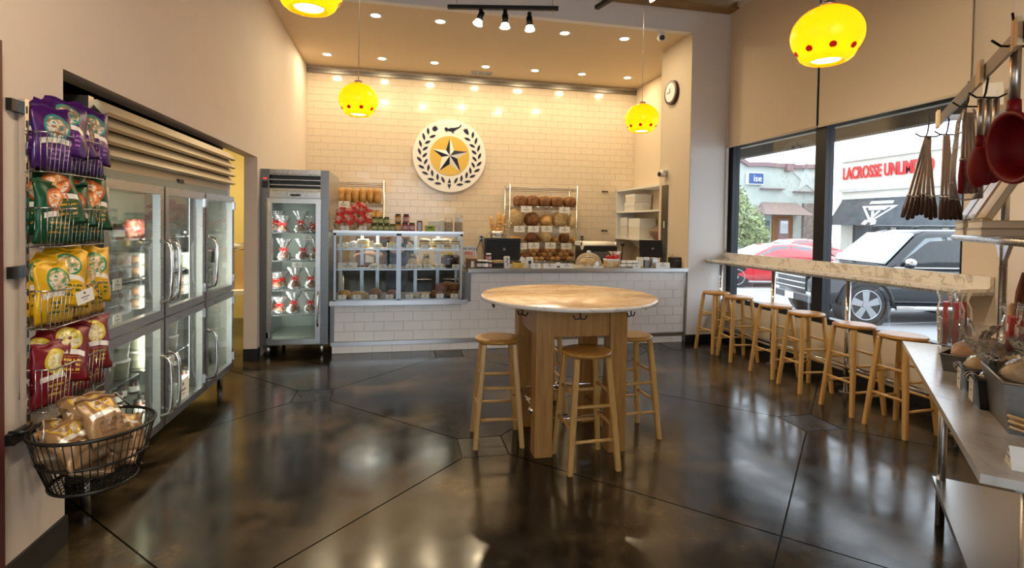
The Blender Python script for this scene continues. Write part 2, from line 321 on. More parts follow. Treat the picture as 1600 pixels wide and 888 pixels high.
# left wall with its opening
w = MB().bx(LX-.14, LX, BK, NY0, 0, 5).bx(LX-.14, LX, NY0, NY1, NZ, 5).bx(LX-.14, LX, NY1, BY, 0, 5)
struct('wall_left', w, K['wall'])
struct('wall_nook', MB().bx(-2.75, -2.6, NY0-.12, 5.75, 0, 3).bx(-2.6, LX-.14, NY0-.12, NY0, 0, 3).bx(-2.6, LX-.14, NY0, NY1, 2.85, 3).bx(-2.6, LX-.14, 5.6, 5.75, 2.26, 2.85), K['dark'])  # shade painted black; last box is a dark panel added above the fridge
struct('wall_passage', MB().bx(-3.9, LX-.14, 9.3, 9.4, 0, 3.2).bx(-3.9, -3.8, 5.6, 9.4, 0, 3.2).bx(-3.9, -2.6, 5.6, 5.75, 0, 3.2), K['wally'])
struct('ceiling_passage', MB().bx(-3.9, LX-.14, 5.75, 9.4, 3.1, 3.2), K['ceil'])
struct('baseboard_left', MB().bx(LX, LX+.015, BK, NY0, 0, .14).bx(LX-.14, LX+.015, NY1-.015, NY1+.1, 0, .13), K['base'])
bd = struct('trim_1', MB().bx(LX, LX+.04, 2.36, 2.49, .0, 2.3), mat('dark red timber', (.10,.02,.02), .5))
# back wall, tiles
wb = struct('wall_back', MB().bx(LX-.1, 4.56, BY, BY+.12, 0, 5), K['grout'])
TW, TH = .236, .1185
rest = MB(); cnt = 0; tiles = []
rows = int((CZ-.3)/TH)
for r in range(rows):
    z0 = .35+r*TH; off = (r % 2)*TW/2
    x = LX-off
    while x < 4.46:
        x0 = max(x, LX)+.0006; x1 = min(x+TW, 4.46)-.0006
        if x1-x0 > .02 and z0 > .7 and z0+TH < CZ: tiles.append((x0, x1, z0+.0006, z0+TH-.0006))
        x += TW
def tile(b, x0, x1, z0, z1, y, t=.006):
    a = rnd.uniform(-.0012, .0012); c = rnd.uniform(-.0007, .0007); e = .0012
    f = [(x0+e, y-t-a-c, z0+e), (x1-e, y-t+a-c, z0+e), (x1-e, y-t+a+c, z1-e), (x0+e, y-t-a+c, z1-e)]
    q = [(x0, y, z0), (x1, y, z0), (x1, y, z1), (x0, y, z1)]
    return b.add(q+f, [(4,5,6,7), (0,1,5,4), (1,2,6,5), (2,3,7,6), (3,0,4,7)])
near = sorted(tiles, key=lambda t: abs(t[0]-1.3)+abs(t[2]-2.4)*1.6)
pick = set(near[:290])
for t in tiles:
    if t in pick: tile(MB(), *t, BY).build('tile', K['tilec'], wb)
    else: tile(rest, *t, BY)
tag(rest.build('tile_field', K['tilec'], wb), kind='stuff')
struct('trim_2', MB().bx(LX, 4.46, BY-.05, BY-.006, CZ-.075, CZ-.045).bx(LX, 4.46, BY-.035, BY-.006, CZ-.12, CZ-.075), steel('rail metal', (.3,.28,.25), .4))
# right: recess side wall, pillar, soffit, ceilings
wr = struct('wall_recess', MB().bx(4.46, 4.6, 7.49, BY, 0, 5), K['tilec'])
struct('wall_pillar', MB().bx(3.9, RX+.15, FY, 7.49, 0, 5), K['wallw'])
tag(MB().bx(3.893, 3.9, FY+.004, 7.49, 1.0, CZ).build('trim_3', K['walltan']), kind='structure')
struct('baseboard_pillar', MB().bx(3.88, RX, FY-.015, FY, 0, .1), K['base'])
struct('ceiling', MB().bx(LX, 4.5, FY+.1, BY, CZ, CZ+.12), K['ceil'])
struct('wall_soffit', MB().bx(LX, 3.9, FY, FY+.1, CZ, 5), K['wallw'])
struct('ceiling_front', MB().bx(LX-.14, RX+.15, BK, FY+.1, 4.92, 5.02), K['deck'])
tag(MB().bx(LX, RX, FY-.22, FY-.02, 4.56, 4.92).build('trim_4', K['beam']), kind='structure')
for k in range(4): tag(MB().bx(LX, RX, 4.6-k*1.9, 4.75-k*1.9, 4.62, 4.92).build('trim_%d' % (5+k), K['beam']), kind='structure')
# window wall
SZ = .60; WY0 = 3.40
struct('wall_right', MB().bx(RX, RX+.14, 3.15, FY, -.3, SZ-.03).bx(RX, RX+.14, 3.0, WY0+.05, SZ-.03, 5), K['walltan'])
struct('wall_diagonal', MB().prism([(4.49, 3.15), (4.63, 3.15), (4.63, 2.95), (2.05, .37), (1.95, .47)][:5], 0, 5), K['wall'])
struct('wall_right_rear', MB().bx(1.95, 2.07, BK, .5, 0, 5), K['wall'])
struct('baseboard_right', MB().bx(RX-.015, RX, 3.17, FY, 0, .14), K['base'])
MY0, MY1 = 4.90, 5.05
win = tag(inst('window_1', None), 'storefront window in black aluminium frame above the marble bar', None, None, 'structure')
def fr(y0, y1, z0, z1): MB().bx(RX+.005, RX+.11, y0, y1, z0, z1).build('window_frame', K['frame'], win)
fr(FY-.1, FY, SZ-.03, 4.92); fr(WY0+.05, WY0+.07, SZ-.03, 4.92); fr(MY0, MY1, SZ-.03, 4.92)
fr(WY0+.05, MY0, SZ-.03, SZ+.035); fr(MY1, FY-.1, SZ-.03, SZ+.035); fr(WY0+.05, MY0, 4.85, 4.92); fr(MY1, FY-.1, 4.85, 4.92)
for y0, y1 in ((WY0+.05, MY0), (MY1, FY-.1)): MB().bx(RX+.055, RX+.061, y0, y1, SZ+.035, 4.85).build('pane', K['glass'], win)
# storefront behind the camera (unseen opening added for fill daylight)
struct('wall_front', MB().bx(LX-.14, 2.07, BK-.12, BK, 0, .25).bx(LX-.14, 2.07, BK-.12, BK, 3.6, 5), K['wall'])
w2 = tag(inst('window_unseen_fill', None), 'unseen storefront window added behind the viewer for fill daylight', None, None, 'structure')
for x in (LX, -.4, .8, 1.9): MB().bx(x, x+.06, BK-.1, BK, .25, 3.6).build('window_frame', K['frame'], w2)
MB().bx(LX, 1.95, BK-.06, BK-.054, .25, 3.6).build('pane', K['glass'], w2)
# blinds
def blind(y0, y1, lab):
    t = thing('roller_blind', lab, 'blind', (RX-.04, (y0+y1)/2, 2.7), 0, None); d = (y1-y0)/2
    MB().bx(-.002, .002, -d, d, .03, 1.9).build('blind_cloth', K['blind'], t)
    MB().cyl((0, -d, .018), (0, d, .018), .014, n=8).build('hem_bar', K['blind'], t)
    MB().cyl((0, -d, 1.92), (0, d, 1.92), .045, n=14).build('roller', K['whitep'], t)
blind(5.0, FY-.03, 'tan roller blind over the left window beside the white pillar'); blind(WY0-.0, 4.965, 'wide tan roller blind over the right window above the hanging tools')
tag(MB().bx(RX-.05, RX-.02, FY-.028, FY-.005, 1.3, 4.62).build('trim_9', K['whitep']), kind='structure')
# ------------------------------------------------------------------ lamps of the room
def alight(name, parent, loc, size, e, col, rot=None, shape='DISK'):
    l = bpy.data.lights.new(name, 'AREA'); l.shape = shape; l.size = size; l.energy = e; l.color = col
    o = bpy.data.objects.new(name, l); COL.objects.link(o); o.parent = parent; o.location = loc
    if rot: o.rotation_euler = rot
    return o
lensm = mat('lit lamp lens', (1,1,1), .4, emit=(1,.93,.78), es=9)
WARM = (1, .80, .50)
lt = thing('recessed_ceiling_light', '', 'ceiling light', (0,0,CZ), 0, 'recessed lights in the low ceiling')
MB().lathe([(.062,-.004),(.085,-.006),(.092,-.001),(.092,0),(.06,0)], 24).build('trim_ring', K['whitep'], lt)
MB().lathe([(0,-.003),(.062,-.004)], 24).build('lamp_lens', lensm, lt)
alight('lamp_glow', lt, (0,0,-.012), .12, CAN_W, WARM); freeze(lt)
LP = [(-.345,7.09),(.484,7.09),(1.348,7.09),(2.203,7.09),(3.093,7.09),(-1.181,8.92),(-.327,8.92),(.523,8.92),(1.384,8.92),(2.247,8.92),(3.102,8.92),(3.965,8.92)]
for i, (x, y) in enumerate(LP):
    lab = ('round recessed ceiling light, %s from left in the front row of five' % ORD[i]) if i < 5 else ('round recessed ceiling light, %s from left in the rear row of seven' % ORD[i-5])
    if i == 0: lt.location = (x, y, CZ); lt['label'] = lab
    else: copy_tree(lt, None, (x, y, CZ), 0, lab)
# pendants
pm, nt, b, out = new('glowing yellow glass')
b.inputs['Base Color'].default_value = (.9,.45,.01,1); b.inputs['Roughness'].default_value = .25; b.inputs['Emission Color'].default_value = (1,.30,.0,1); b.inputs['Emission Strength'].default_value = .45
tr = nd(nt, 'ShaderNodeBsdfTranslucent'); tr.inputs[0].default_value = (1,.36,.003,1); mx = nd(nt, 'ShaderNodeMixShader'); mx.inputs[0].default_value = .55
L(nt, b.outputs[0], mx.inputs[1]); L(nt, tr.outputs[0], mx.inputs[2]); L(nt, mx.outputs[0], out.inputs[0])
bulbm = mat('lit bulb', (1,1,1), .4, emit=(1,.9,.7), es=14); dotm = mat('red glass dot', (.6,.02,.015), .2, emit=(.5,.01,.0), es=.35)
R = .165
def pendant(loc, lab, top=4.92):
    t = thing('pendant_lamp', lab, 'pendant lamp', loc, 0, 'yellow glass pendant lamps')
    pr = [(.03,R*.86)]+[(R*sin(a_), R*(.86*cos(a_)+.0)) for a_ in [radians(12+8*i_) for i_ in range(15)]]+[(R*.72,-.70*R),(R*.62,-.78*R),(R*.52,-.82*R),(R*.45,-.81*R),(R*.4,-.74*R)]
    MB().lathe(pr, 36).build('glass_shade', pm, t)
    for k in range(8):
        a = 2*pi*k/8+.25; n = Vector((cos(a)*.75, sin(a)*.75, -.66)).normalized(); p = Vector((cos(a)*R*.80, sin(a)*R*.80, -.52*R))
        MB().cyl(p-n*.004, p+n*.004, .016, n=14).build('red_dot', dotm, t)
    MB().lathe([(0,-.72*R),(R*.41,-.74*R)], 24).build('diffuser', bulbm, t)
    MB().ell((0,0,0), (.035,.035,.05), 12, 8).build('bulb', bulbm, t)
    MB().cyl((0,0,.05), (0,0,R*.95), .022, n=10).cyl((0,0,R*.88), (0,0,R*.96), .034, n=14).build('lamp_holder', K['steel'], t)
    MB().cyl((0,0,R*.9), (0,0,top-loc[2]), .0028, n=5).build('cord', K['wire'], t)
    l = bpy.data.lights.new('bulb_glow', 'POINT'); l.energy = PEND_W; l.color = (1,.82,.5); l.shadow_soft_size = .06
    o = bpy.data.objects.new('bulb_glow', l); COL.objects.link(o); o.parent = t; o.location = (0,0,-.055)
pendant((-.367,4.731,2.649), 'yellow glass pendant lamp with red dots hanging over the small fridge side')
pendant((2.328,4.874,2.669), 'yellow glass pendant lamp with red dots hanging near the wall clock')
pendant((2.077,2.28,2.57), 'large looking yellow glass pendant lamp hanging in front of the blinds')
pendant((-.43,2.63,2.72), 'yellow glass pendant lamp cut off by the top edge at left')
# track lights
def track(p0, p1, heads, lab, wires, top=4.62, aim=None):
    t = thing('track_light', lab, 'track light', p0); d = Vector(p1)-Vector(p0); Lg = d.length; u = d.normalized(); side = Vector((u.y, -u.x, 0))
    a = atan2(u.y, u.x); R3 = Matrix.Rotation(a, 3, 'Z')
    MB().obox(d/2, (Lg, .035, .03), R3).build('rail', K['blackm'], t)
    for s in wires: MB().tube([u*(Lg*s)+side*.12+Vector((0,0,top-p0[2])), u*(Lg*s), u*(Lg*s)-side*.12+Vector((0,0,top-p0[2]))], .003, 4).build('hanging_wire', K['gold'], t)
    for s, dr in heads:
        q = u*(Lg*s)+Vector((0,0,-.015)); dr = Vector(dr).normalized(); e = q+Vector((0,0,-.07))
        hd = MB().cyl(q, e, .018, n=8).cyl(e-dr*.03, e+dr*.05, .026, .03, n=14, caps=True).build('lamp_head', K['blackm'], t)
        MB().cyl(e+dr*.05, e+dr*.085, .03, .042, n=16, caps=False).cyl(e+dr*.084, e+dr*.086, .04, n=16).build('lamp_reflector', lensm, hd)
        l = bpy.data.lights.new('spot_beam', 'SPOT'); l.energy = TRACK_W; l.color = (1,.86,.64); l.spot_size = radians(95); l.spot_blend = .7; l.shadow_soft_size = .04
        o = bpy.data.objects.new('spot_beam', l); COL.objects.link(o); o.parent = t; o.location = e+dr*.1
        o.rotation_euler = dr.to_track_quat('-Z', 'Y').to_euler()
track((.375,4.564,3.49), (1.296,4.368,3.405), [(.3,(-.35,-.1,-1)), (.52,(0,-.05,-1)), (.74,(.05,-.1,-1))], 'black track with three spot lamps hanging below the low ceiling edge', (.08,.95))
q_ = aD(932,12,4.2); track(tuple(q_), (q_.x+.45,q_.y-1.7,q_.z), [(.35,(.9,.2,-1)), (.6,(-.2,.2,-1)), (.85,(1,.2,-.5))], 'black track entering at the top edge right of centre', (.1,.9))
track((-.5,-.2,3.5), (-.5,1.5,3.5), [(.2,(-.8,.3,-1)), (.5,(-.9,.6,-.9)), (.8,(-.7,.9,-.8))], 'unseen black track of spot lamps added behind the viewer to light the crisp rack', (.1,.9))  # out-of-view spots added to brighten the crisp rack and left wall
# unseen lamp added to light the passage
pl = thing('added_passage_lamp', 'unseen round lamp added on the passage ceiling behind the tall fridge', 'ceiling light', (-2.6,7.6,3.1))
MB().lathe([(0,-.05),(.12,-.045),(.15,0)], 20).build('lamp_lens', lensm, pl); alight('lamp_glow', pl, (0,0,-.07), .25, 60, (1,.85,.5))
# vent, cameras, clock, switches
t = thing('ceiling_vent', 'small slotted air vent in the low ceiling', 'air vent', (1.37,9.32,CZ))
MB().bx(-.19,.19,-.09,.09,-.006,0).build('backing', K['black'], t)
for k in range(4): MB().bx(-.19+k*.127-.006,-.19+k*.127+.006,-.09,.09,-.012,-.004).build('frame_bar', K['whitep'], t)
for y in (-.09,-.03,.03,.09): MB().bx(-.19,.19,y-.006,y+.006,-.014,-.004).build('slat', K['whitep'], t)
t = thing('wall_clock', 'round wall clock with dark wooden rim on the pillar side', 'clock', (3.893, aX(1052,145,3.893).y, aX(1052,145,3.893).z), 0)
MB().cyl((0,0,0), (-.05,0,0), .175, n=36).build('rim', mat('dark mahogany', (.05,.012,.01), .3), t)
MB().cyl((-.03,0,0), (-.053,0,0), .138, n=36).build('dial', K['white'], t)
MB().bx(-.057,-.054,-.008,.09,-.004,.006).bx(-.057,-.054,-.006,.006,0,.06).build('hand', K['black'], t)
def seccam(loc, d, lab):
    t = thing('security_camera', lab, 'camera', loc); d = Vector(d).normalized()
    MB().cyl((0,0,0), (0,0,-.03), .05, n=16).cyl((0,0,-.02), Vector((0,0,-.05))+d*.02, .02, n=10).build('mount', K['whitep'], t)
    MB().cyl(Vector((0,0,-.06))-d*.05, Vector((0,0,-.06))+d*.09, .045, n=16).build('housing', K['whitep'], t)
    MB().cyl(Vector((0,0,-.06))+d*.088, Vector((0,0,-.06))+d*.095, .034, n=16).build('camera_lens', K['black'], t)
p = aZ(1033,52,CZ); seccam((p.x, p.y, CZ), (-.3,-1,-.35), 'white security camera on the low ceiling above the clock')
p = aX(1034,267,3.87); seccam((3.85, p.y-.1, p.z), (-1,-.35,-.1), 'white security camera on the pillar above the shelf unit')
def outlet(loc, lab, m='steel'):
    t = thing('wall_outlet', lab, 'outlet', loc); MB().rbox((0,-.006,0), (.08,.012,.13), .005).build('plate', K[m], t)
    for z in (-.03,.03): MB().rbox((0,-.013,z), (.035,.006,.04), .008).build('socket', K['black'], t)
    return t
outlet(aY(752,373,BY-.01), 'steel wall outlet left of the baguettes with cords'); outlet(aY(909,373,BY-.01), 'steel wall outlet above the bread slicer')
MB().tube([aY(751,376,BY-.03), aY(747,385,BY-.05), aY(744,395,BY-.1)], .006, 5).tube([aY(753,376,BY-.03), aY(754,386,BY-.05), aY(757,400,BY-.15)], .006, 5).build('power_cords', K['black'], [o for o in bpy.data.objects if o.name == 'wall_outlet'][0]).matrix_parent_inverse = Matrix.Translation(aY(752,373,BY-.01)).inverted()
for (x, y, lab) in ((945,301,'small wall hook high on the tiles beside the shelf unit'), (944,362,'small wall hook low on the tiles beside the slicer')):
    MB().tube([(-.05,-.006,.02),(-.05,-.04,0),(-.03,-.05,.015)], .006, 5).tube([(.05,-.006,.02),(.05,-.04,0),(.03,-.05,.015)], .006, 5).bx(-.06,.06,-.012,0,.01,.03).build('wall_hook', K['black'], None, aY(x,y,BY-.01))
    tag([o for o in bpy.data.objects if o.name.startswith('wall_hook')][-1], lab, 'hook', 'hooks on the tile wall')
# ================================================================== STOOLS, TABLE, BAR
def make_stool():
    t = thing('bar_stool', '', 'stool'); H = .765
    MB().lathe([(0,H-.034),(.125,H-.034),(.155,H-.03),(.168,H-.018),(.168,H-.008),(.16,H-.001),(.10,H),(0,H-.001)], 40).build('seat', K['seat'], t)
    T = lambda sx, sy, z: Vector((sx*(.168-.060*z/(H-.034)), sy*(.168-.060*z/(H-.034)), z))
    for sx, sy in ((-1,-1),(1,-1),(1,1),(-1,1)):
        b = MB(); q = []
        for z, r in ((0,.0175),(.35,.0205),(H-.033,.0185)):
            c = T(sx, sy, z); q += [(c.x+a*r, c.y+e*r, z) for a, e in ((-1,-.6),(-.6,-1),(.6,-1),(1,-.6),(1,.6),(.6,1),(-.6,1),(-1,.6))]
        b.add(q, [tuple(range(7,-1,-1)), tuple(range(16,24))]+[(k*8+i, k*8+(i+1) % 8, k*8+8+(i+1) % 8, k*8+8+i) for k in (0,1) for i in range(8)])
        b.build('leg', K['oak'], t)
    for (a, b, zs) in (((-1,-1),(1,-1),(.2,.42)), ((-1,1),(1,1),(.23,.45)), ((-1,-1),(-1,1),(.28,.5)), ((1,-1),(1,1),(.28,.5))):
        for z in zs: MB().cyl(T(*a, z), T(*b, z), .0115, n=10).build('rung', K['oak'], t)
    return freeze(t)
st0 = make_stool()
SP = [((1.234,3.352),2,'wooden stool standing in front of the round table, nearest the viewer'), ((.712,3.825),-4,'wooden stool on the left side of the round table'),
      ((1.745,3.78),3,'wooden stool on the right side of the round table, half behind its leg'), ((1.22,4.42),0,'wooden stool behind the round table, seen between its legs')]
BS = [(4.008,6.117,5),(4.034,5.69,-8),(4.022,5.026,3),(3.976,4.527,-5),(3.938,3.919,0),(3.938,3.456,4)]
for i, (x, y, a) in enumerate(BS): SP.append(((x, y), a, ['wooden stool at the far end of the marble window bar by the pillar','second wooden stool from the pillar along the window bar','third wooden stool from the pillar along the window bar','fourth wooden stool from the pillar along the window bar','fifth wooden stool from the pillar along the window bar','sixth wooden stool along the window bar, nearest the marble worktable'][i]))
for i, ((x, y), a, lab) in enumerate(SP):
    gr = 'stools around the round table' if i < 4 else 'stools along the window bar'
    if i == 0: st0.location = (x, y, 0); st0.rotation_euler = (0,0,radians(a)); st0['label'] = lab; st0['group'] = gr
    else: copy_tree(st0, None, (x, y, 0), radians(a), lab, gr)
# round table
t = thing('round_table', 'tall round table with tan marble top and four thick maple legs', 'table', (1.24,3.79,0))
TZ = 1.076; r = .655
MB().lathe([(0,TZ-.03),(r-.012,TZ-.03),(r,TZ-.024),(r,TZ-.008),(r-.006,TZ),(0,TZ)], 72).build('tabletop', K['marbt'], t)
MB().lathe([(r-.010,TZ-.031),(r+.0015,TZ-.026),(r+.0015,TZ-.006),(r-.004,TZ-.002)], 72).build('table_edge', K['marb'], t)
for x in (-.268,.268):
    for y in (-.28,.28): MB().rbox((x,y,(TZ-.03)/2), (.128,.128,TZ-.03), .008).build('leg', K['tleg'], t); pass
for s in (-1,1):
    MB().bx(-.204,.204,s*.31-.012,s*.31+.012,TZ-.25,TZ-.03).build('apron', K['tleg'], t)
    MB().bx(s*.30-.012,s*.30+.012,-.216,.216,TZ-.25,TZ-.03).build('apron', K['tleg'], t)
for k in range(9):
    a = radians(20+40*k); c = Vector((cos(a)*.57, sin(a)*.57, TZ-.03)); u = Vector((-sin(a), cos(a), 0)); dn = Vector((0,0,-1))
    MB().tube([c, c+dn*.045], .005, 6).tube([c+dn*.03+u*-.045+dn*.0, c+dn*.055+u*-.03, c+dn*.05, c+dn*.055+u*.03, c+dn*.03+u*.045], .005, 6).build('bag_hook', K['blackm'], t)
for (z, rr) in ((.30,.014), (.17,.012)):
    MB().cyl((-.21,-.30,z), (.21,-.30,z), rr*.01+.0001, n=6) 
MB().cyl((-.268,.22,.32), (.268,.22,.32), .014, n=10).build('foot_rail', K['chrome'], t); MB().cyl((-.268,-.22,.22), (.268,-.22,.22), .014, n=10).build('foot_rail', K['chrome'], t)
MB().cyl((-.30,-.22,.30), (-.30,.22,.30), .016, n=10).build('foot_rail', K['chrome'], t); MB().cyl((.24,-.22,.22), (.24,.22,.22), .014, n=10).build('foot_rail', K['chrome'], t)
for y in (-.235,): MB().ell((-.33,y,.30), (.028,.028,.028), 10, 8).build('rail_end', K['chrome'], t)
MB().ell((.0,.22,.32), (.03,.03,.03), 10, 8).build('rail_end', K['chrome'], t)
# window bar
t = thing('window_bar', 'long narrow marble bar with backsplash on chrome posts along the window', 'counter', (4.3,4.9,0))
y0, y1 = 3.2-4.9, FY-.002-4.9; BZ = 1.155
MB().bx(-.14,.185,y0,y1,BZ-.025,BZ).build('bar_top', K['marb'], t)
MB().bx(-.13,.185,y0,y1,BZ-.05,BZ-.025).build('bar_support', K['steelv'], t)
MB().bx(.145,.183,y0,y1,BZ,BZ+.095).build('backsplash', K['marb'], t)
for y in (6.46,5.42,4.36,3.3):
    MB().cyl((0,y-4.9,0), (0,y-4.9,BZ-.05), .022, n=14).build('post', K['chrome'], t); MB().cyl((0,y-4.9,0), (0,y-4.9,.012), .06, n=20).build('post_foot', K['chrome'], t)
MB().cyl((0,3.25-4.9,.25), (0,6.55-4.9,.25), .024, n=12).build('foot_rail', K['chrome'], t)
# ================================================================== COUNTER
XL, XR, XC = -.80, 3.885, .80
t = thing('service_counter', 'long white tiled service counter with steel top and kick strips', 'counter', (0,FY,0))
def cbox(name, m, *a): MB().bx(*a).build(name, m, t)
cbox('counter_core', K['groutw'], XL+.02, XC, .045, .75, .1, .585); cbox('counter_core', K['groutw'], XC, XR, .045, .75, .1, .97)
cbox('kick_core', K['groutw'], XL, XR-.05, .012, .7, 0, .095)
cbox('corner_trim', K['steeld'], XL-.025, XL+.02, .03, .75, .1, .6); cbox('corner_trim', K['steelv'], XR-.014, XR, .03, .08, .1, .97)
cbox('kick_strip', K['steelp'], XL-.01, XR-.02, -.005, .05, .092, .138)
cbox('steel_top', K['steelp'], .84, XR+.012, -.01, .8, .978, 1.025); cbox('case_ledge', K['steelp'], XL-.03, XC+.035, -.025, .78, .585, .64)
cbox('end_panel', K['steeld'], XC+.005, XC+.075, -.005, .75, .61, .978); 
n = 0
for r_ in range(8):
    z0 = .138+r_*.1185; x = XL+.02-(r_ % 2)*TW/2
    while x < XR-.014:
        x0 = max(x, XL+.02); x1 = min(x+TW, XR-.014); z1 = min(z0+.1185, .978); top = .585
        if z0+.03 > top and x0 < XC+.08: x0 = XC+.08
        if z1 > top and x0 < XC+.08 and z0 < top: z1 = top if x1 <= XC+.1 else z1
        if x1-x0 > .03 and z1-z0 > .02 and not (x1 <= XC+.08 and z0 > top): tile(MB(), x0+.001, x1-.001, z0+.001, z1-.001, .045, .008).build('tile', K['tilew'], t)
        x += TW
x = XL
while x < XR-.06: tile(MB(), x+.001, min(x+TW, XR-.05)-.001, .002, .09, .012, .008).build('tile', K['tilew'], t); x += TW
# ================================================================== PASTRY CASE
CX0, CX1, CF, CB, CZ0, CZ1 = -.785, .765, FY+.005, FY+.66, .64, 1.495
PC = (CX0, CF)
t = pcase = thing('pastry_case', 'glass fronted pastry display case with two bays on the tiled counter', 'display case', (0,0,0))
al = mat('satin aluminium', (.34,.36,.39), .35, .9)
xm = -.02
for x in (CX0, xm-.028, xm+.002, CX1-.026): MB().bx(x, x+.026, CF, CF+.03, CZ0, CZ1-.03).build('front_post', al, t)
for x in (CX0, xm-.03, CX1-.03): MB().bx(x, x+.03, CB-.03, CB, CZ0, CZ1-.03).build('rear_post', al, t)
for x in (-.5,-.3,.2,.5): MB().bx(x-.022, x+.022, CB-.025, CB-.005, CZ0, CZ1-.05).build('door_stile', al, t)
MB().bx(CX0-.01, CX1+.01, CF-.012, CB+.01, CZ1-.03, CZ1).build('top_panel', K['steelp'], t)
MB().bx(CX0, CX1, CF, CF+.03, CZ1-.06, CZ1-.03).build('head_rail', al, t); MB().bx(CX0, CX1, CB-.03, CB, CZ1-.07, CZ1-.03).build('head_rail', al, t)
MB().bx(CX0, CX1, CF, CB, CZ0, CZ0+.012).build('deck', al, t)
for z in (1.262,1.012):
    for (a, b) in ((CX0+.03,xm-.03),(xm+.03,CX1-.03)): MB().bx(a, b, CF+.04, CB-.1, z, z+.008).build('glass_shelf', K['milk'], t); MB().bx(a, b, CF+.035, CF+.043, z-.006, z+.012).build('shelf_edge', al, t)
for (a, b) in ((CX0+.026,xm-.028),(xm+.028,CX1-.026)): MB().bx(a, b, CF+.010, CF+.014, CZ0+.012, CZ1-.06).build('front_pane', K['caseg'], t)
for x in (CX0+.01, CX1-.014): MB().bx(x, x+.004, CF+.03, CB-.03, CZ0+.012, CZ1-.03).build('side_pane', K['caseg'], t)
tubem = mat('lit fluorescent tube', (1,1,1), .4, emit=(.95,1,.9), es=8)
for (a, b) in ((CX0+.08,xm-.08),(xm+.2,CX1-.12)):
    MB().cyl((a,CF+.3,CZ1-.05), (b,CF+.3,CZ1-.05), .012, n=8).build('lamp_tube', tubem, t)
    alight('tube_glow', t, ((a+b)/2,CF+.3,CZ1-.07), .3, 2.6, (1,.97,.85), None, 'SQUARE')
# dark back equipment seen through the case
t = thing('work_table', 'dark steel work table with black oven doors behind the pastry case', 'work table', (0,8.3,0))
MB().bx(-.9,1.2,0,.7,.86,.9).build('table_top', K['steeld'], t); MB().bx(-.05,1.15,.05,.68,.15,.86).build('oven_body', K['black'], t); MB().bx(-.9,-.06,.06,.66,.12,.86).build('cabinet_body', mat('grey green cabinet', (.07,.075,.06), .6), t); MB().bx(-.7,.15,.45,.69,.9,1.36).build('wooden_hutch', mat('brown hutch wood', (.22,.10,.035), .55, col2=(.16,.07,.02), scale=4, st=(1,1,8)), t); MB().bx(-.55,-.42,.43,.46,.95,1.3).build('hutch_panel', K['icing'], t)
for x in (.0,.58): MB().bx(x,x+.54,.02,.05,.25,.78).build('oven_door', K['blackm'], t); MB().cyl((x+.06,-.02,.72),(x+.48,-.02,.72),.012,n=8).build('handle', K['chrome'], t)
for x in (-.85,1.15):
    for y in (.05,.63): MB().cyl((x,y,0),(x,y,.86),.02,n=8).build('leg', K['steel'], t)
# ================================================================== TALL FRIDGES
glow = mat('lit fridge lamp', (1,1,1), .4, emit=(.93,1,.93), es=5); linerm = mat('fridge liner', (.30,.33,.28), .35, .3)
def reach_in(name, lab, loc, rz, secs, sw, H0, H1, zt, dep, half, lamp):
    """local: front faces -y at y=0, x from 0 across; secs doors wide"""
    t = thing(name, lab, 'fridge', loc, rz); Wd = secs*sw+.06
    sm, sd = K['steel'], K['steeld']
    for x in (0, Wd-.05): MB().bx(x, x+.05, 0, dep, H0, zt).build('side_panel', sm, t)
    for k in range(1, secs): MB().bx(.03+k*sw-.03, .03+k*sw+.03, .004, .06, H0, H1).build('mullion', sd, t)
    MB().bx(.05, Wd-.05, dep-.04, dep, H0, zt).build('back_panel', linerm, t)
    MB().bx(.05, Wd-.05, .004, dep-.04, H0, H0+.05).build('floor_panel', linerm, t)
    MB().bx(.05, Wd-.05, .004, dep-.04, H1, H1+.05).build('ceiling_panel', linerm, t)
    MB().bx(.05, Wd-.05, .05, dep-.04, zt-.02, zt).build('roof', sd, t)
    MB().bx(.05, Wd-.05, .012, .03, H1+.05, H1+.12).build('fascia', K['louv'], t)
    for x in (.08, Wd-.08):
        for y in (.06, dep-.08): MB().cyl((x,y,0),(x,y,H0),.024,n=12).build('leg', sm, t)
    for k in range(secs):
        MB().bx(.05+k*sw+.03, .05+k*sw+.055, .07, .09, H0+.1, H1-.04).build('lamp_tube', glow, t)
        if lamp: alight('tube_glow', t, (.05+k*sw+.1,.1,(H0+H1)/2), .08, lamp, (.97,1,.92), (radians(90),0,radians(-25)), 'RECTANGLE').data.size_y = (H1-H0)*.85
    return t, Wd
def fridge_door(t, x0, x1, z0, z1, hx, hinge):
    d = inst('door', None, t, (x0, 0, z0)); w, h_ = x1-x0, z1-z0; e = .055
    f = MB().bx(0,e,-.05,-.004,0,h_).bx(w-e,w,-.05,-.004,0,h_).bx(e,w-e,-.05,-.004,0,e).bx(e,w-e,-.05,-.004,h_-e,h_)
    f.build('door_frame', K['steel'], d)
    MB().bx(e,w-e,-.03,-.026,e,h_-e).build('pane', K['caseg'], d)
    hz = h_*.12; hh = min(.42, h_*.55); x = hx*w
    s = 1
    MB().tube([(x,-.05,hz),(x,-.10,hz+.015),(x,-.115,hz+.06),(x,-.12,hz+hh*.5),(x,-.115,hz+hh-.06),(x,-.10,hz+hh-.015),(x,-.05,hz+hh)], .013, 8).build('handle', K['chrome'], d)
    for z in (.08, h_-.12): MB().bx(hinge*w-.012, hinge*w+.012, -.062,-.004,z,z+.07).build('hinge', K['chrome'], d)
    return d
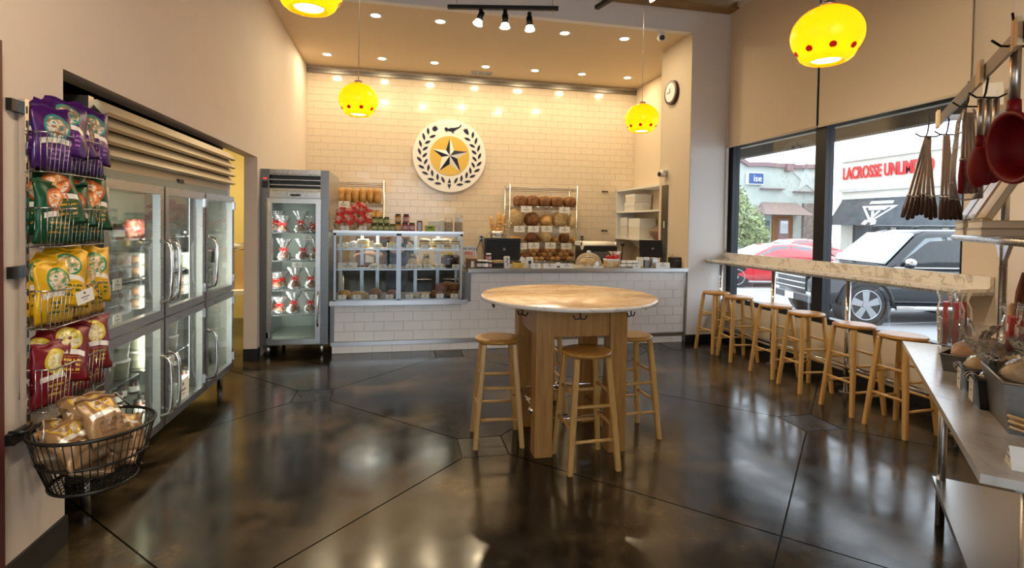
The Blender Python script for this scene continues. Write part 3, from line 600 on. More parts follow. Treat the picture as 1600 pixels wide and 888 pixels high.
# big three-section fridge in the nook: faces +x
FB, FW_ = 3.22, .77
bf, bw = reach_in('glass_door_fridge', 'wide steel three section fridge with six glass doors in the left wall nook', (LX-.03, FB, 0), radians(90), 3, FW_, .17, 1.83, 2.25, .85, True, 0)
for k in range(3):
    x0 = .03+k*FW_+.012; x1 = .03+(k+1)*FW_-.012; hx = .93 if k == 0 else .07; hg = .02 if k == 0 else .98
    fridge_door(bf, x0, x1, .17, .915, hx, hg); fridge_door(bf, x0, x1, .925, 1.82, hx, hg)
for k in range(4):     # louvre blades
    z = 1.945+k*.077; b = MB(); b.add([(.05,-.07,z),(bw-.05,-.07,z),(bw-.05,-.015,z+.066),(.05,-.015,z+.066),(.05,-.04,z-.012),(bw-.05,-.04,z-.012),(bw-.05,.02,z+.06),(.05,.02,z+.06)], [(0,1,2,3),(4,7,6,5),(0,4,5,1),(0,3,7,4),(1,5,6,2)])
    b.build('louvre_blade', K['louv'], bf)
MB().bx(.05,bw-.05,.06,.08,1.93,2.23).build('grille_backing', K['black'], bf)
MB().bx(1.16,1.26,-.002,.012,1.87,1.9).build('maker_plate', K['black'], bf)
BFX = lambda lx, ly, lz: Vector((LX-.03-ly, FB+lx, lz))       # fridge local -> world
for k in range(3):
    for z in (.22,.55,1.12,1.42): MB().bx(.07+k*FW_, .03+(k+1)*FW_-.02, .1, .78, z-.008, z).build('shelf', K['wire'], bf)
for k in range(3): alight('tube_glow', bf, (.12+k*FW_,.09,1.0), .06, 7, (1,1,.74), (radians(90),0,radians(-20)), 'RECTANGLE').data.size_y = 1.5
# slim single fridge beside the counter: faces -y
sf, sw_ = reach_in('glass_door_fridge', 'slim single glass door steel fridge beside the pastry case', (-1.6,FY-.03,0), 0, 1, .70, .13, 1.86, 2.2, 1.0, False, 3.5)
MB().bx(0,.10,-.004,.0,.13,2.2).bx(.665,.76,-.004,0,.13,2.2).build('front_frame', K['steeld'], sf)
MB().bx(.10,.665,-.004,.012,1.87,1.94).build('name_panel', K['steelv'], sf); MB().bx(.33,.44,-.009,-.003,1.89,1.915).build('maker_plate', K['black'], sf)
fridge_door(sf, .085, .675, .15, 1.86, .965, .02)
for k in range(4): MB().bx(.10,.665,-.004,.06,1.955+k*.06,1.965+k*.06).build('louvre_blade', K['steelv'], sf)
MB().bx(.10,.665,-.004,.02,2.15,2.2).build('top_rail', K['steelv'], sf); MB().bx(.10,.665,.07,.08,1.93,2.2).build('grille_backing', K['black'], sf)
MB().bx(.02,.085,-.012,-.003,1.98,2.06).build('control_panel', K['black'], sf); MB().bx(.035,.07,-.014,-.004,2.08,2.1).build('display', mat('red display', (.5,.01,.01), .3, emit=(1,.05,.03), es=1), sf)
SHZ = [.62,.98,1.33,1.56]
SFS = [aY(460,y,FY+.1).z for y in (491,453,407.5,364)]
for z in SFS:
    b = MB()
    for x in range(13): b.cyl((.07+x*.047,.04,z), (.07+x*.047,.7,z), .003, n=4)
    for y in (.04,.37,.7): b.cyl((.06,y,z), (.68,y,z), .005, n=5)
    b.build('wire_shelf', K['wire'], sf)
# ================================================================== CRISP RACK ON THE LEFT WALL
def bag_mat(name, base, em1, em2, txt, ring):
    """printed foil bag: round emblem, pale banner, lines of lettering (local x across, z up, front at -y)"""
    m, nt, b, out = new(name); tc = nd(nt, 'ShaderNodeTexCoord'); sp = nd(nt, 'ShaderNodeSeparateXYZ'); L(nt, tc.outputs['Object'], sp.inputs[0])
    x, y, z = sp.outputs
    def mth(op, a, c, v=None):
        e = nd(nt, 'ShaderNodeMath', operation=op); L(nt, a, e.inputs[0])
        if c is None: e.inputs[1].default_value = v
        else: L(nt, c, e.inputs[1])
        return e.outputs[0]
    def band(o, lo, hi): return mth('MULTIPLY', mth('GREATER_THAN', o, None, lo), mth('LESS_THAN', o, None, hi))
    zz = mth('SUBTRACT', z, None, .195); r2 = mth('ADD', mth('MULTIPLY', x, x), mth('MULTIPLY', zz, zz)); rr = mth('SQRT', r2, None, 0)
    front = mth('LESS_THAN', y, None, 0)
    disc = mth('MULTIPLY', mth('LESS_THAN', rr, None, .056), front); inner = mth('MULTIPLY', mth('LESS_THAN', rr, None, .046), front)
    bz = mth('ADD', z, mth('MULTIPLY', mth('MULTIPLY', x, x), None, 2.2)); ban = mth('MULTIPLY', mth('MULTIPLY', band(bz, .122, .146), band(x, -.07, .07)), front)
    n = nd(nt, 'ShaderNodeTexNoise'); n.inputs['Scale'].default_value = 32; n.inputs['Detail'].default_value = 2; L(nt, tc.outputs['Object'], n.inputs[0])
    pic = ramp(nt, n.outputs[0], [(.38, em1), (.5, em2), (.58, (.8,.72,.6)), (.66, em1)])
    mp = nd(nt, 'ShaderNodeMapping'); mp.inputs['Scale'].default_value = (95, 1, 22); L(nt, tc.outputs['Object'], mp.inputs[0])
    n2 = nd(nt, 'ShaderNodeTexNoise'); n2.inputs['Scale'].default_value = 1; n2.inputs['Detail'].default_value = 1; L(nt, mp.outputs[0], n2.inputs[0])
    sz = mth('FRACT', mth('MULTIPLY', z, None, 48), None, 0)
    ln = mth('MULTIPLY', mth('MULTIPLY', mth('GREATER_THAN', n2.outputs[0], None, .47), band(sz, .2, .75)), mth('MULTIPLY', mth('MULTIPLY', band(z, .035, .11), band(x, -.05, .06)), front))
    def over(fac, c1, c2):
        e = nd(nt, 'ShaderNodeMix', data_type='RGBA'); L(nt, fac, e.inputs[0])
        for i, c in ((6, c1), (7, c2)):
            if isinstance(c, tuple): e.inputs[i].default_value = c4(c)
            else: L(nt, c, e.inputs[i])
        return e.outputs[2]
    c = over(ln, base, txt); c = over(disc, c, ring); c = over(inner, c, pic); c = over(ban, c, (.78,.73,.66))
    L(nt, c, b.inputs['Base Color']); b.inputs['Roughness'].default_value = .33; b.inputs['Metallic'].default_value = .15
    n4 = nd(nt, 'ShaderNodeTexNoise'); n4.inputs['Scale'].default_value = 11; n4.inputs['Detail'].default_value = 2; L(nt, tc.outputs['Object'], n4.inputs[0])
    bp = nd(nt, 'ShaderNodeBump'); bp.inputs['Strength'].default_value = .5; bp.inputs['Distance'].default_value = .02; L(nt, n4.outputs[0], bp.inputs['Height']); L(nt, bp.outputs[0], b.inputs['Normal'])
    return m
def bag_mesh(name, m, w=.2, h=.285, t=.045, seed=0, crease=.006):
    r = random.Random(seed); ph = [r.uniform(0, 6) for _ in range(6)]; b = MB()
    for s in (-1, 1):
        def f(u, v):
            x = (u-.5)*w; z = v*h; a = (max(0, sin(pi*u)))**.6*(max(0, sin(pi*min(1, max(0, (v-.03)/.91)))))**.55
            wr = crease*(sin(9*u+ph[0]+5*v)+sin(13*v+ph[1])*.7+sin(21*u+ph[2]))*a
            pinch = 1-.08*sin(pi*v)
            return (x*pinch+.004*sin(12*v+ph[3]), s*(t*a+wr*.5)+.004*sin(5*u+ph[4]), z+.006*sin(4*pi*u+ph[5])*(1 if v > .9 else 0))
        b.grid(f, 14, 18)
    return b.mesh(name, m)
BM = {'purple': bag_mat('purple foil bag', (.055,.008,.11), (.02,.22,.24), (.35,.16,.05), (.30,.12,.38), (.03,.25,.22)),
      'green': bag_mat('green foil bag', (.005,.065,.022), (.55,.10,.02), (.75,.32,.08), (.45,.26,.03), (.42,.07,.02)),
      'yellow': bag_mat('yellow foil bag', (.68,.38,.008), (.02,.25,.09), (.62,.42,.22), (.05,.10,.02), (.02,.22,.08)),
      'red': bag_mat('red foil bag', (.17,.005,.013), (.55,.42,.03), (.80,.68,.30), (.65,.42,.05), (.60,.45,.03)),
      'brown': bag_mat('brown kraft snack bag', (.30,.17,.075), (.75,.45,.03), (.30,.12,.03), (.18,.09,.04), (.70,.42,.05))}
BMS = {c: [bag_mesh(c+'_crisp_bag', BM[c], t=.036, seed=k*7+len(c), crease=.009) for k in range(3)] for c in BM}
rack = thing('crisp_rack', 'wall mounted wire rack with four narrow tiers for crisp bags', 'rack', (LX,2.8,0))
RX0, RX1 = -1.575, -1.48
def rp(x, y, z): return (x-LX, y-2.8, z)
for y in (2.635,3.11):
    b = MB().bx(*(RX0-.012-LX,RX0+.012-LX), y-2.8-.012, y-2.8+.012, .62, 2.1); b.build('upright', K['chrome'], rack)
    for k in range(24): MB().bx(RX0+.0122-LX, RX0+.0135-LX, y-2.8-.004, y-2.8+.004, .66+k*.06, .69+k*.06).build('slot', K['black'], rack)
for z in (.66,1.36,2.06): MB().bx(.003, RX0-LX, 2.565-2.8, 2.66-2.8, z-.02, z+.03).build('wall_bracket', K['blackm'], rack)
tiers = []
for i, (B, bot) in enumerate((((82,206),(100,271)), ((82,325),(78,387)), ((76,457),(81,516)), ((97,573),(88,643)))):
    zr = aX(*B, RX1).z; zb = aX(*bot, RX1).z; tiers.append((zr, zb)); y0, y1 = 2.66, 3.085; b = MB()
    b.tube([rp(RX0,y0,zr), rp(RX1,y0,zr), rp(RX1,y1,zr), rp(RX0,y1,zr)], .0035, 6, True)
    b.tube([rp(RX0,y0,zb), rp(RX1-.015,y0,zb), rp(RX1-.015,y1,zb), rp(RX0,y1,zb)], .003, 6, True)
    for k in range(15): y = y0+(y1-y0)*k/14; b.tube([rp(RX1,y,zr), rp(RX1-.015,y,zb), rp(RX0,y,zb)], .0014, 4)
    for k in range(1, 4): x = RX0+(RX1-RX0)*k/4; b.tube([rp(x,y0,zr), rp(min(x,RX1-.015),y0,zb)], .0019, 4); b.tube([rp(x,y1,zr), rp(min(x,RX1-.015),y1,zb)], .0019, 4)
    b.build('wire_tier', K['wire'], rack)
TN = ['top','second','third','lowest']
for i, c in enumerate(('purple','green','yellow','red')):
    zr, zb = tiers[i]; n = 0
    ys = [2.745,2.88,3.01]
    for k, y in enumerate(ys):
        o = inst('crisp_bag', BMS[c][k], None, (-1.53, y, zb+.012), (radians(-2), radians(rnd.uniform(-3,3)), radians(74+rnd.uniform(-5,5))))
        tag(o, '%s foil crisp bag inside the %s rack tier, %s from near end' % (c, TN[i], ORD[k]), 'crisp bag', 'crisp bags on the wall rack')
    up = [(2.715,-1.56,-10,60,-.12,0),(2.775,-1.505,-20,52,-.085,12),(2.90,-1.515,-15,62,-.09,-6),(3.02,-1.51,-10,68,-.10,4)]
    if c == 'green': up[1] = (2.79,-1.505,-12,56,-.08,-5)
    for k, (y, x, tl, rz, dz, rl) in enumerate(up):
        o = inst('crisp_bag', BMS[c][(k+1) % 3], None, (x, y, zr+dz), (radians(tl), radians(rl+rnd.uniform(-4,4)), radians(rz)))
        tag(o, '%s foil crisp bag leaning over the %s rack tier, %s from near end' % (c, TN[i], ORD[k]), 'crisp bag', 'crisp bags on the wall rack')
p = aX(133,463,-1.40); tag(MB().bx(-.045,.045,-.001,.001,-.03,.03).build('price_tag', K['card'], None, p, (0,radians(-12),radians(75))), 'white price tag clipped to the yellow crisp tier', 'price tag')
# round wire basket with kraft bags
BC = Vector((-1.335,2.675,0)); rz0, rz1 = .675, .43
t = thing('wire_basket', 'round dark wire basket full of brown snack bags below the crisp rack', 'basket', BC)
ring = lambda r, z, n=40: [(r*cos(2*pi*k/n), r*sin(2*pi*k/n), z) for k in range(n)]
MB().tube(ring(.228,rz0), .008, 8, True).build('rim', K['wireb'], t); MB().tube(ring(.198,.55), .0055, 6, True).build('middle_ring', K['wireb'], t); MB().tube(ring(.158,rz1), .008, 8, True).build('bottom_ring', K['wireb'], t)
b = MB()
for k in range(48):
    a = 2*pi*k/48; b.tube([(.228*cos(a),.228*sin(a),rz0), (.198*cos(a),.198*sin(a),.55), (.158*cos(a),.158*sin(a),rz1)], .0024, 4)
b.build('side_wires', K['wireb'], t); b = MB()
for k in range(-7, 8):
    y = k*.02; x = sqrt(max(0, .158**2-y*y)); b.cyl((-x,y,rz1), (x,y,rz1), .0018, n=4); b.cyl((y,-x,rz1), (y,x,rz1), .0018, n=4)
b.build('bottom_mesh', K['wireb'], t)
MB().tube([(-.25,-.12,.70),(-.19,-.12,.70),(-.19,-.05,.70)], .008, 6).bx(-.25,-.225,-.15,.0,.655,.70).build('wall_bracket', K['blackm'], t)
MB().tube([(-.17,-.15,.675),(-.15,-.14,.74),(-.10,-.17,.76),(-.08,-.2,.72),(-.075,-.215,.675)], .004, 6).build('handle_loop', K['wire'], t)
MB().tube([(.05,.22,.675),(.0,.18,.76),(-.05,.12,.73),(.09,.05,.735)], .004, 6).build('handle_loop', K['wire'], t)
KL = ['near left','near middle','right side','on top in the centre','far right','left back','buried low in front','buried low at the back','buried low at left','top right by the rim']
KB = [bag_mesh('kraft_snack_bag', BM['brown'], .19, .23, .05, 91+k, .02) for k in range(3)]
spots = [(-.09,-.10,.50,-55,20,15),(.06,-.13,.50,-50,-25,75),(.13,.0,.49,-60,60,20),(-.02,.02,.56,-48,10,40),(.05,.11,.55,-60,100,70),(-.13,.07,.52,-65,-60,30),(.0,-.06,.42,-85,45,0),(.08,.08,.41,-85,120,0),(-.09,.0,.43,-80,200,0),(.12,-.09,.56,-35,40,55)]
for k, (x, y, z, tl, yw, rz) in enumerate(spots):
    o = inst('kraft_snack_bag', KB[k % 3], None, BC+Vector((x*.95, y*.95, z+.055)), (radians(tl), radians(yw*.2), radians(rz+yw*.3)))
    tag(o, 'brown kraft snack bag with gold emblem in the round basket, '+KL[k], 'snack bag', 'kraft bags in the round wire basket')
# ================================================================== INSIDE THE WIDE FRIDGE
SEC = ['near','middle','far']; tubm = mat('pale deli salad', (.55,.52,.33), .6, col2=(.38,.42,.24), scale=22); brth = mat('beige spread', (.62,.52,.36), .6); dkj = mat('dark jam', (.06,.015,.012), .3)
def mk_tub():
    t = thing('deli_tub', '', 'food tub'); MB().lathe([(0,.002),(.05,.002),(.058,.105),(0,.105)], 18).build('food', tubm, t)
    MB().lathe([(0,0),(.053,0),(.061,.11)], 18).build('tub_wall', K['milk'], t); MB().lathe([(.066,.108),(.066,.118),(0,.12)], 18).build('lid', K['whitep'], t); return freeze(t)
def mk_jar(nm, body, r, h, lab=True, lidc='lid'):
    t = thing(nm, '', 'jar'); MB().lathe([(0,0),(r*.95,0),(r,h*.05),(r,h*.72),(r*.82,h*.82),(r*.82,h*.84),(0,h*.84)], 16).build('glass_body', body, t)
    MB().lathe([(r*.86,h*.82),(r*.86,h),(0,h)], 16).build('lid', K[lidc], t)
    if lab: MB().lathe([(r*1.012,h*.15),(r*1.012,h*.6)], 16).build('paper_label', lab if lab is not True else K['white'], t)
    return freeze(t)
def mk_clam():
    t = thing('clamshell_pack', '', 'food pack'); MB().ell((0,0,.035), (.07,.055,.03), 10, 6).build('food', K['crustd'], t)
    MB().rbox((0,0,.04), (.17,.14,.08), .02).build('clear_box', K['milk'], t); return freeze(t)
P_tub, P_clam = mk_tub(), mk_clam(); P_djar = mk_jar('dark_jar', dkj, .035, .10)
lv = [.228,.558,.975,1.2,1.47]; LVN = ['lowest','second lowest','middle','second highest','highest']
for o in [q for q in bpy.data.objects if q.parent == bf and q.name.startswith('shelf')]: bpy.data.objects.remove(o)
for k in range(3):
    for z in lv[1:2]+lv[3:]: MB().bx(.07+k*FW_, .03+(k+1)*FW_-.02, .1, .78, z-.016, z-.008).build('shelf', K['wire'], bf)
    for lx in (.22,.55,.97): pass
kinds = {(0,0):'j',(0,1):'t',(0,2):'c',(0,3):'c',(0,4):'j',(1,0):'j',(1,1):'t',(1,2):'c',(1,3):'c',(1,4):'r',(2,0):'j',(2,1):'',(2,2):'c',(2,3):'t',(2,4):''}
used = set()
def put(proto, loc, rz, lab, grp):
    if proto.name in used: return copy_tree(proto, None, loc, rz, lab, grp)
    used.add(proto.name); proto.location = loc; proto.rotation_euler = (0,0,rz); proto['label'] = lab; proto['group'] = grp; return proto
for k in range(3):
    for li, z in enumerate(lv):
        kd = kinds[(k, li)]
        for q in range(5):
          for dp, dn in ((.17,'front'),(.42,'rear')):
            lx = .17+k*FW_+q*.125; w = BFX(lx, dp+.03*(q % 2), z-.006); nm = '%s in %s row, %s shelf, %s fridge section' % (ORD[q], dn, LVN[li], SEC[k])
            if kd == 't':
                for s in range(2 if k < 2 else 1): put(P_tub, w+Vector((0,0,s*.122)), 0, 'lidded deli tub%s, %s' % (' upper of two' if s else '', nm), 'deli tubs in the wide fridge')
            elif kd == 'c' and q < 4:
                w = BFX(.2+k*FW_+q*.16, dp+.03, z-.006)
                for s in range(2): put(P_clam, w+Vector((0,0,s*.082)), radians(90), 'clear food pack%s, %s' % (' upper of two' if s else '', nm), 'clear packs in the wide fridge')
            elif kd == 'j': put(P_djar, w, 0, 'small dark jar with pale label, %s' % nm, 'dark jars in the wide fridge')
pk = mat('clear bag of red sweets', (.55,.05,.04), .3, col2=(.7,.35,.3), scale=30, bump=.5)
for q in range(5):
    w = BFX(.22+FW_+q*.1, .24, 1.464); o = MB().ell((0,0,.065), (.06,.055,.065), 12, 8, lambda p: 1+.15*sin(9*p.x+5*p.z+q)).build('red_sweet_bag', pk, None, w)
    tag(o, 'small bag of red sweets, %s along the highest shelf in the middle fridge section' % ORD[q], 'sweet bag', 'red sweet bags in the wide fridge')
for i, (lx, lz, lab) in enumerate(((.22,1.16,'near section, upper pair, left'),(.42,1.16,'near section, upper pair, right'),(.2,.945,'near section, middle pair, left'),(.42,.945,'near section, middle pair, right'),(.22,.35,'near section, lower left'),(.45,.37,'near section, lower right'),(1.2,.5,'middle section'))):
    w = BFX(lx, .06, lz); tag(MB().bx(-.05,.05,-.001,.001,0,.07).build('price_card', K['card'], None, w, (0,0,radians(90))), 'white price card hanging in the wide fridge, %s' % lab, 'price card', 'price cards in the wide fridge')
w = BFX(.03+FW_+.36, -.034, .24); tag(MB().bx(-.1,.1,-.001,.001,0,.15).build('notice_card', K['card'], None, w, (0,0,radians(90))), 'white notice card on the lower middle glass door', 'notice')
# things in the passage
p = aZ(373,470,0); t = thing('cardboard_box', 'brown cardboard carton standing in the passage behind the wide fridge', 'box', (-2.35,8.3,.62), radians(8)); MB().bx(-.3,.3,-.25,.25,0,.55).build('carton', K['kraft'], t); MB().bx(-.03,.03,-.252,-.249,0,.55).build('tape', K['paper'], t)
t = thing('passage_table', 'low pale table in the passage carrying a carton', 'table', (-2.35,8.3,0)); MB().bx(-.5,.5,-.4,.4,.56,.62).build('table_top', K['carton'], t)
for x in (-.45,.45):
    for y in (-.35,.35): MB().bx(x-.03,x+.03,y-.03,y+.03,0,.56).build('leg', K['kraft'], t)
t = thing('steel_pan', 'steel pan on the carton in the passage', 'pan', (-2.33,8.2,1.17)); MB().lathe([(0,.004),(.15,.004),(.16,.09),(.165,.09),(.155,0),(0,0)], 20).build('pan_body', K['steel'], t); MB().cyl((.16,0,.07),(.3,0,.08),.012,n=8).build('handle', K['steel'], t)
# ================================================================== SLIM FRIDGE GOODS
def mk_cookie_bag(sd, r=.085, h=.26):
    q = random.Random(sd); t = thing('cookie_bag', '', 'gift bag')
    b = MB()
    for k in range(6): a = k*1.05+q.random(); b.ell((.04*cos(a),.035*sin(a),.035+.02*q.random()), (.034,.034,.026), 9, 6)
    b.ell((0,0,.07), (.045,.045,.03), 9, 6); b.build('cookies', K['crustd'], t)
    ph = q.random()*6
    ruf = lambda a, rr, z: 1+(.22*sin(7*a+ph)+.1*sin(13*a) if z > .14*h/.26 else .05*sin(5*a+ph))
    s = h/.26
    MB().lathe([(r*.8,.002),(r,.03*s),(r*.92,.07*s),(r*.5,.11*s),(.02,.13*s),(.03,.155*s),(.055,.2*s),(.085,.26*s)], 28, fn=ruf).build('cellophane', K['cello'], t)
    b = MB().tube([(.025*cos(2*pi*k/10),.025*sin(2*pi*k/10),.13*s) for k in range(10)], .007, 6, True)
    for sg in (-1,1): b.tube([(0,-.025,.13*s),(sg*.035,-.035,.15*s),(sg*.05,-.035,.13*s),(sg*.035,-.035,.112*s),(0,-.025,.13*s)], .0055, 6).tube([(0,-.025,.125*s),(sg*.02,-.045,.1*s),(sg*.03,-.055,.075*s)], [.006,.006,.004], 6)
    b.build('ribbon', K['ribbon'], t); return freeze(t)
CBG = [mk_cookie_bag(3), mk_cookie_bag(8), mk_cookie_bag(15, .07, .2)]
SH4 = ['lowest','second lowest','second highest','highest']
plan = [(0,(437,459,486),(2,0,1)), (1,(431,441,461,487),(2,2,0,1)), (2,(443,473,494),(1,0,1)), (3,(432,442,470,491),(0,2,1,2))]
for li, xs, ks in plan:
    z = SFS[li]
    for i, (x, k) in enumerate(zip(xs, ks)):
        p = aY(x, 450, FY+(.4 if x in (441,432) and i < 2 and len(xs) == 4 else .2)); p.z = z+.004
        put(CBG[k], p, rnd.uniform(-.4,.4), 'cookie bag with red ribbon, %s from left on the %s shelf of slim fridge' % (ORD[i], SH4[li]), 'cookie bags in the slim fridge')
for (x, y, lab) in ((480,372,'below the highest shelf of the slim fridge'), (464,414,'below the second highest shelf of the slim fridge')):
    tag(MB().bx(-.055,.055,-.001,.001,-.03,.03).build('price_card', K['card'], None, aY(x, y, FY+.11)), 'white price card hanging %s' % lab, 'price card')
# ================================================================== PASTRIES IN THE CASE
cardme = MB().bx(-.046,.046,-.001,.001,0,.052).mesh('price_card', K['card'])
cardw = MB().bx(-.115,.115,-.001,.001,0,.075).mesh('price_card', K['card'])
SZc = {'top': 1.276, 'middle': 1.026, 'bottom': .653}
def bay(x): return 'left' if x < 622 else 'right'
def ord_cards(lst, shelf, wide=()):
    cnt = {}
    for x in lst:
        bb = bay(x); n = cnt.get(bb, 0); cnt[bb] = n+1; p = aY(x, 420, CF+.05); p.z = SZc[shelf]
        tag(inst('price_card', cardw if x in wide else cardme, None, p, (radians(-8),0,0)), '%s price card, %s from left on the %s shelf of the %s pastry bay' % ('wide white' if x in wide else 'white', ORD[n], shelf, bb), 'price card', 'price cards in the pastry case')
ord_cards((533,548,562.7,589,612,640,663,688,711), 'top'); ord_cards((543,583,598,613,640,653,668,686,712), 'middle', (543,)); ord_cards((535,558,584,609,640,665,688,710), 'bottom')
def lump(m, r, sd=0, amp=.06):
    q = random.Random(sd); a, b_, c = q.random()*6, q.random()*6, q.random()*6
    return MB().ell((0,0,r[2]*.9), r, 16, 10, lambda p: (1+amp*(sin(4*p.x+a)+sin(5*p.y+b_)+sin(6*p.z+c)))/(abs(p.x)**2.7+abs(p.y)**2.7+abs(p.z)**2.7)**(1/2.7))
def pastry(name, m, r, x, shelf, lab, dy=.16, sd=0, rz=0, dz=0):
    p = aY(x, 420, CF+dy); p.z = SZc[shelf]+dz
    return tag(lump(m, r, sd).build(name, m, None, p, rz), lab, 'pastry')
P = pastry; pc = ' of the left pastry bay'; pr_ = ' of the right pastry bay'
P('iced_bun', K['icing'], (.055,.05,.035), 539, 'top', 'white iced bun at the left end of the top shelf'+pc, sd=1); P('iced_bun', K['icing'], (.055,.05,.045), 551.5, 'top', 'taller white iced bun second on the top shelf'+pc, sd=2)
def ring_cake(name, x, shelf, m, lab, r=.075, hh=.055, n=2, dy=.2, top=None):
    p = aY(x, 420, CF+dy); p.z = SZc[shelf]; t = thing(name, lab, 'pastry', p)
    for k in range(n):
        MB().lathe([(0,k*hh),(r*.92,k*hh),(r,k*hh+hh*.3),(r*.98,k*hh+hh*.75),(r*.8,k*hh+hh),(0,k*hh+hh*1.05)], 22).build('layer', m if k % 2 == 0 or top is None else top, t)
        MB().tube([(r*(1.0-.17*q/30)*cos(q*.42), r*(1.0-.17*q/30)*sin(q*.42), k*hh+hh*(.3+.6*q/30)) for q in range(31)], .008, 5).build('swirl', K['icing'], t)
ring_cake('swirl_loaf', 567, 'top', K['yel'], 'stacked yellow swirled brioche rolls on the top shelf'+pc)
P('yellow_danish', K['yel'], (.06,.055,.03), 590, 'top', 'yellow danish behind the fourth card on the top shelf'+pc, sd=4); P('yellow_danish', K['yel'], (.07,.06,.04), 613, 'top', 'yellow danish at the right end of the top shelf'+pc, sd=5)
P('yellow_slice', K['yel'], (.04,.04,.03), 585, 'middle', 'small yellow slice on the middle shelf'+pc, sd=6)
p = aY(566,420,CF+.16); t = thing('pastry_tray', 'small steel tray with dark cherry tarts on the middle shelf of the left pastry bay', 'tray', (p.x,p.y,SZc['middle'])); MB().bx(-.085,.085,-.06,.06,0,.012).build('tray', K['steel'], t)
for k in range(3): MB().ell((-.05+k*.05,0,.022), (.024,.03,.018), 10, 6).build('tart', K['crustb'], t)
P('round_bun', K['crust'], (.075,.07,.05), 539, 'bottom', 'golden brown bun at the left end of the bottom shelf'+pc, sd=7)
p = aY(560,420,CF+.18); t = thing('bread_basket', 'oval wicker basket with rolls on the bottom shelf of the left pastry bay', 'basket', (p.x,p.y,SZc['bottom']))
MB().lathe([(0,0),(.08,0),(.11,.05),(.115,.05),(.1,.0)], 24).build('wicker_bowl', K['pale'], t); MB().ell((-.02,0,.05),(.07,.06,.035),12,8).build('roll', K['crust'], t); MB().ell((.045,.02,.055),(.05,.045,.03),12,8).build('roll', K['pale'], t)
P('glazed_bun', K['crustb'], (.085,.075,.06), 586.5, 'bottom', 'dark glazed round bun third on the bottom shelf'+pc, sd=8); P('glazed_bun', K['crustb'], (.07,.07,.05), 613, 'bottom', 'dark glazed bun at the right end of the bottom shelf'+pc, sd=9)
def sandwich(x, shelf, lab, n=2, r=.07, dy=.2, sd=0):
    p = aY(x, 420, CF+dy); p.z = SZc[shelf]; t = thing('sandwich_stack', lab, 'pastry', p); z = 0
    for k in range(n):
        MB().lathe([(0,z),(r,z),(r*1.02,z+.015),(r*.96,z+.022),(0,z+.022)], 20).build('bottom_crust', K['yel'], t); MB().lathe([(0,z+.022),(r*1.0,z+.022),(r*.98,z+.034),(0,z+.034)], 20).build('filling', K['choc'], t)
        MB().lathe([(0,z+.034),(r,z+.034),(r*.97,z+.05),(r*.6,z+.06),(0,z+.062)], 20).build('top_crust', K['pale'], t); z += .06
sandwich(663, 'top', 'stack of layered cream sandwich cakes second on the top shelf'+pr_); sandwich(685, 'top', 'wide pile of filled pastry rounds third on the top shelf'+pr_, 2, .085, .22); sandwich(697, 'top', 'filled pastry rounds behind the third card on the top shelf'+pr_, 2, .07, .3); sandwich(711, 'top', 'golden pastry rounds at the right end of the top shelf'+pr_, 2, .075, .18)
P('dark_brownie', K['choc'], (.05,.04,.02), 639, 'top', 'flat dark brownie at the left end of the top shelf'+pr_, sd=10)
for x, lab in ((645,'kraft paper bag with bow on the middle shelf of the right pastry bay, left one'),(666,'kraft paper bag with bow on the middle shelf of the right pastry bay, right one')):
    p = aY(x,420,CF+.22); t = thing('paper_bag', lab, 'paper bag', (p.x,p.y,SZc['middle'])); MB().lathe([(0,0),(.05,0),(.065,.05),(.055,.10),(.015,.135),(.04,.175)], 14, fn=lambda a,r,z: 1+.08*sin(6*a+z*30)).build('bag_body', K['pale'], t)
    b = MB().tube([(.018*cos(k*pi/4),.018*sin(k*pi/4),.135) for k in range(8)], .006, 5, True)
    for sg in (-1,1): b.tube([(0,-.02,.135),(sg*.035,-.03,.15),(sg*.04,-.03,.12),(0,-.02,.135)], .006, 5)
    b.build('bow', K['choc'], t)
p = aY(686,420,CF+.16); t = thing('pastry_tray', 'low yellow pastry tray on the middle shelf of the right pastry bay', 'tray', (p.x,p.y,SZc['middle'])); MB().bx(-.085,.085,-.06,.06,0,.01).build('tray', K['steel'], t); MB().rbox((0,0,.03), (.15,.1,.04), .02).build('shortbread', K['yel'], t)
p = aY(703,420,CF+.34); t = thing('chocolate_cake', 'dark chocolate cake dotted with white sprinkles on the middle shelf of the right pastry bay', 'cake', (p.x,p.y,SZc['middle'])); MB().lathe([(0,0),(.12,0),(.12,.13),(.11,.15),(0,.155)], 28).build('cake_body', K['choc'], t)
for k in range(26): a = rnd.uniform(0,6.28); r_ = .122; MB().ell((r_*cos(a)*.95,r_*sin(a)*.95,rnd.uniform(.1,.15)), (.007,.007,.007), 6, 4).build('sprinkle', K['icing'], t)
MB().ell((0,-.05,.165),(.045,.03,.016),10,6).build('decoration', K['yel'], t)
P('flat_bread', K['pale'], (.07,.05,.022), 642, 'bottom', 'flat pale pastry at the left end of the bottom shelf'+pr_, sd=11); sandwich(665, 'bottom', 'filled brown bun second on the bottom shelf'+pr_, 1, .075, .18)
for k, (x, dy, dz, lab) in enumerate(((684,.16,0,'third position, front'),(690,.2,.075,'third position, on top'),(706,.16,0,'right end, front'),(709,.22,.08,'right end, on top'),(697,.33,0,'behind, in the middle'),(701,.3,.085,'behind, on top'))):
    P('brown_bun', K['crustb'] if k % 2 else K['crustd'], (.085,.075,.048), x, 'bottom', 'large brown bun on the bottom shelf of the right pastry bay, '+lab, dy, 20+k, 0, dz)
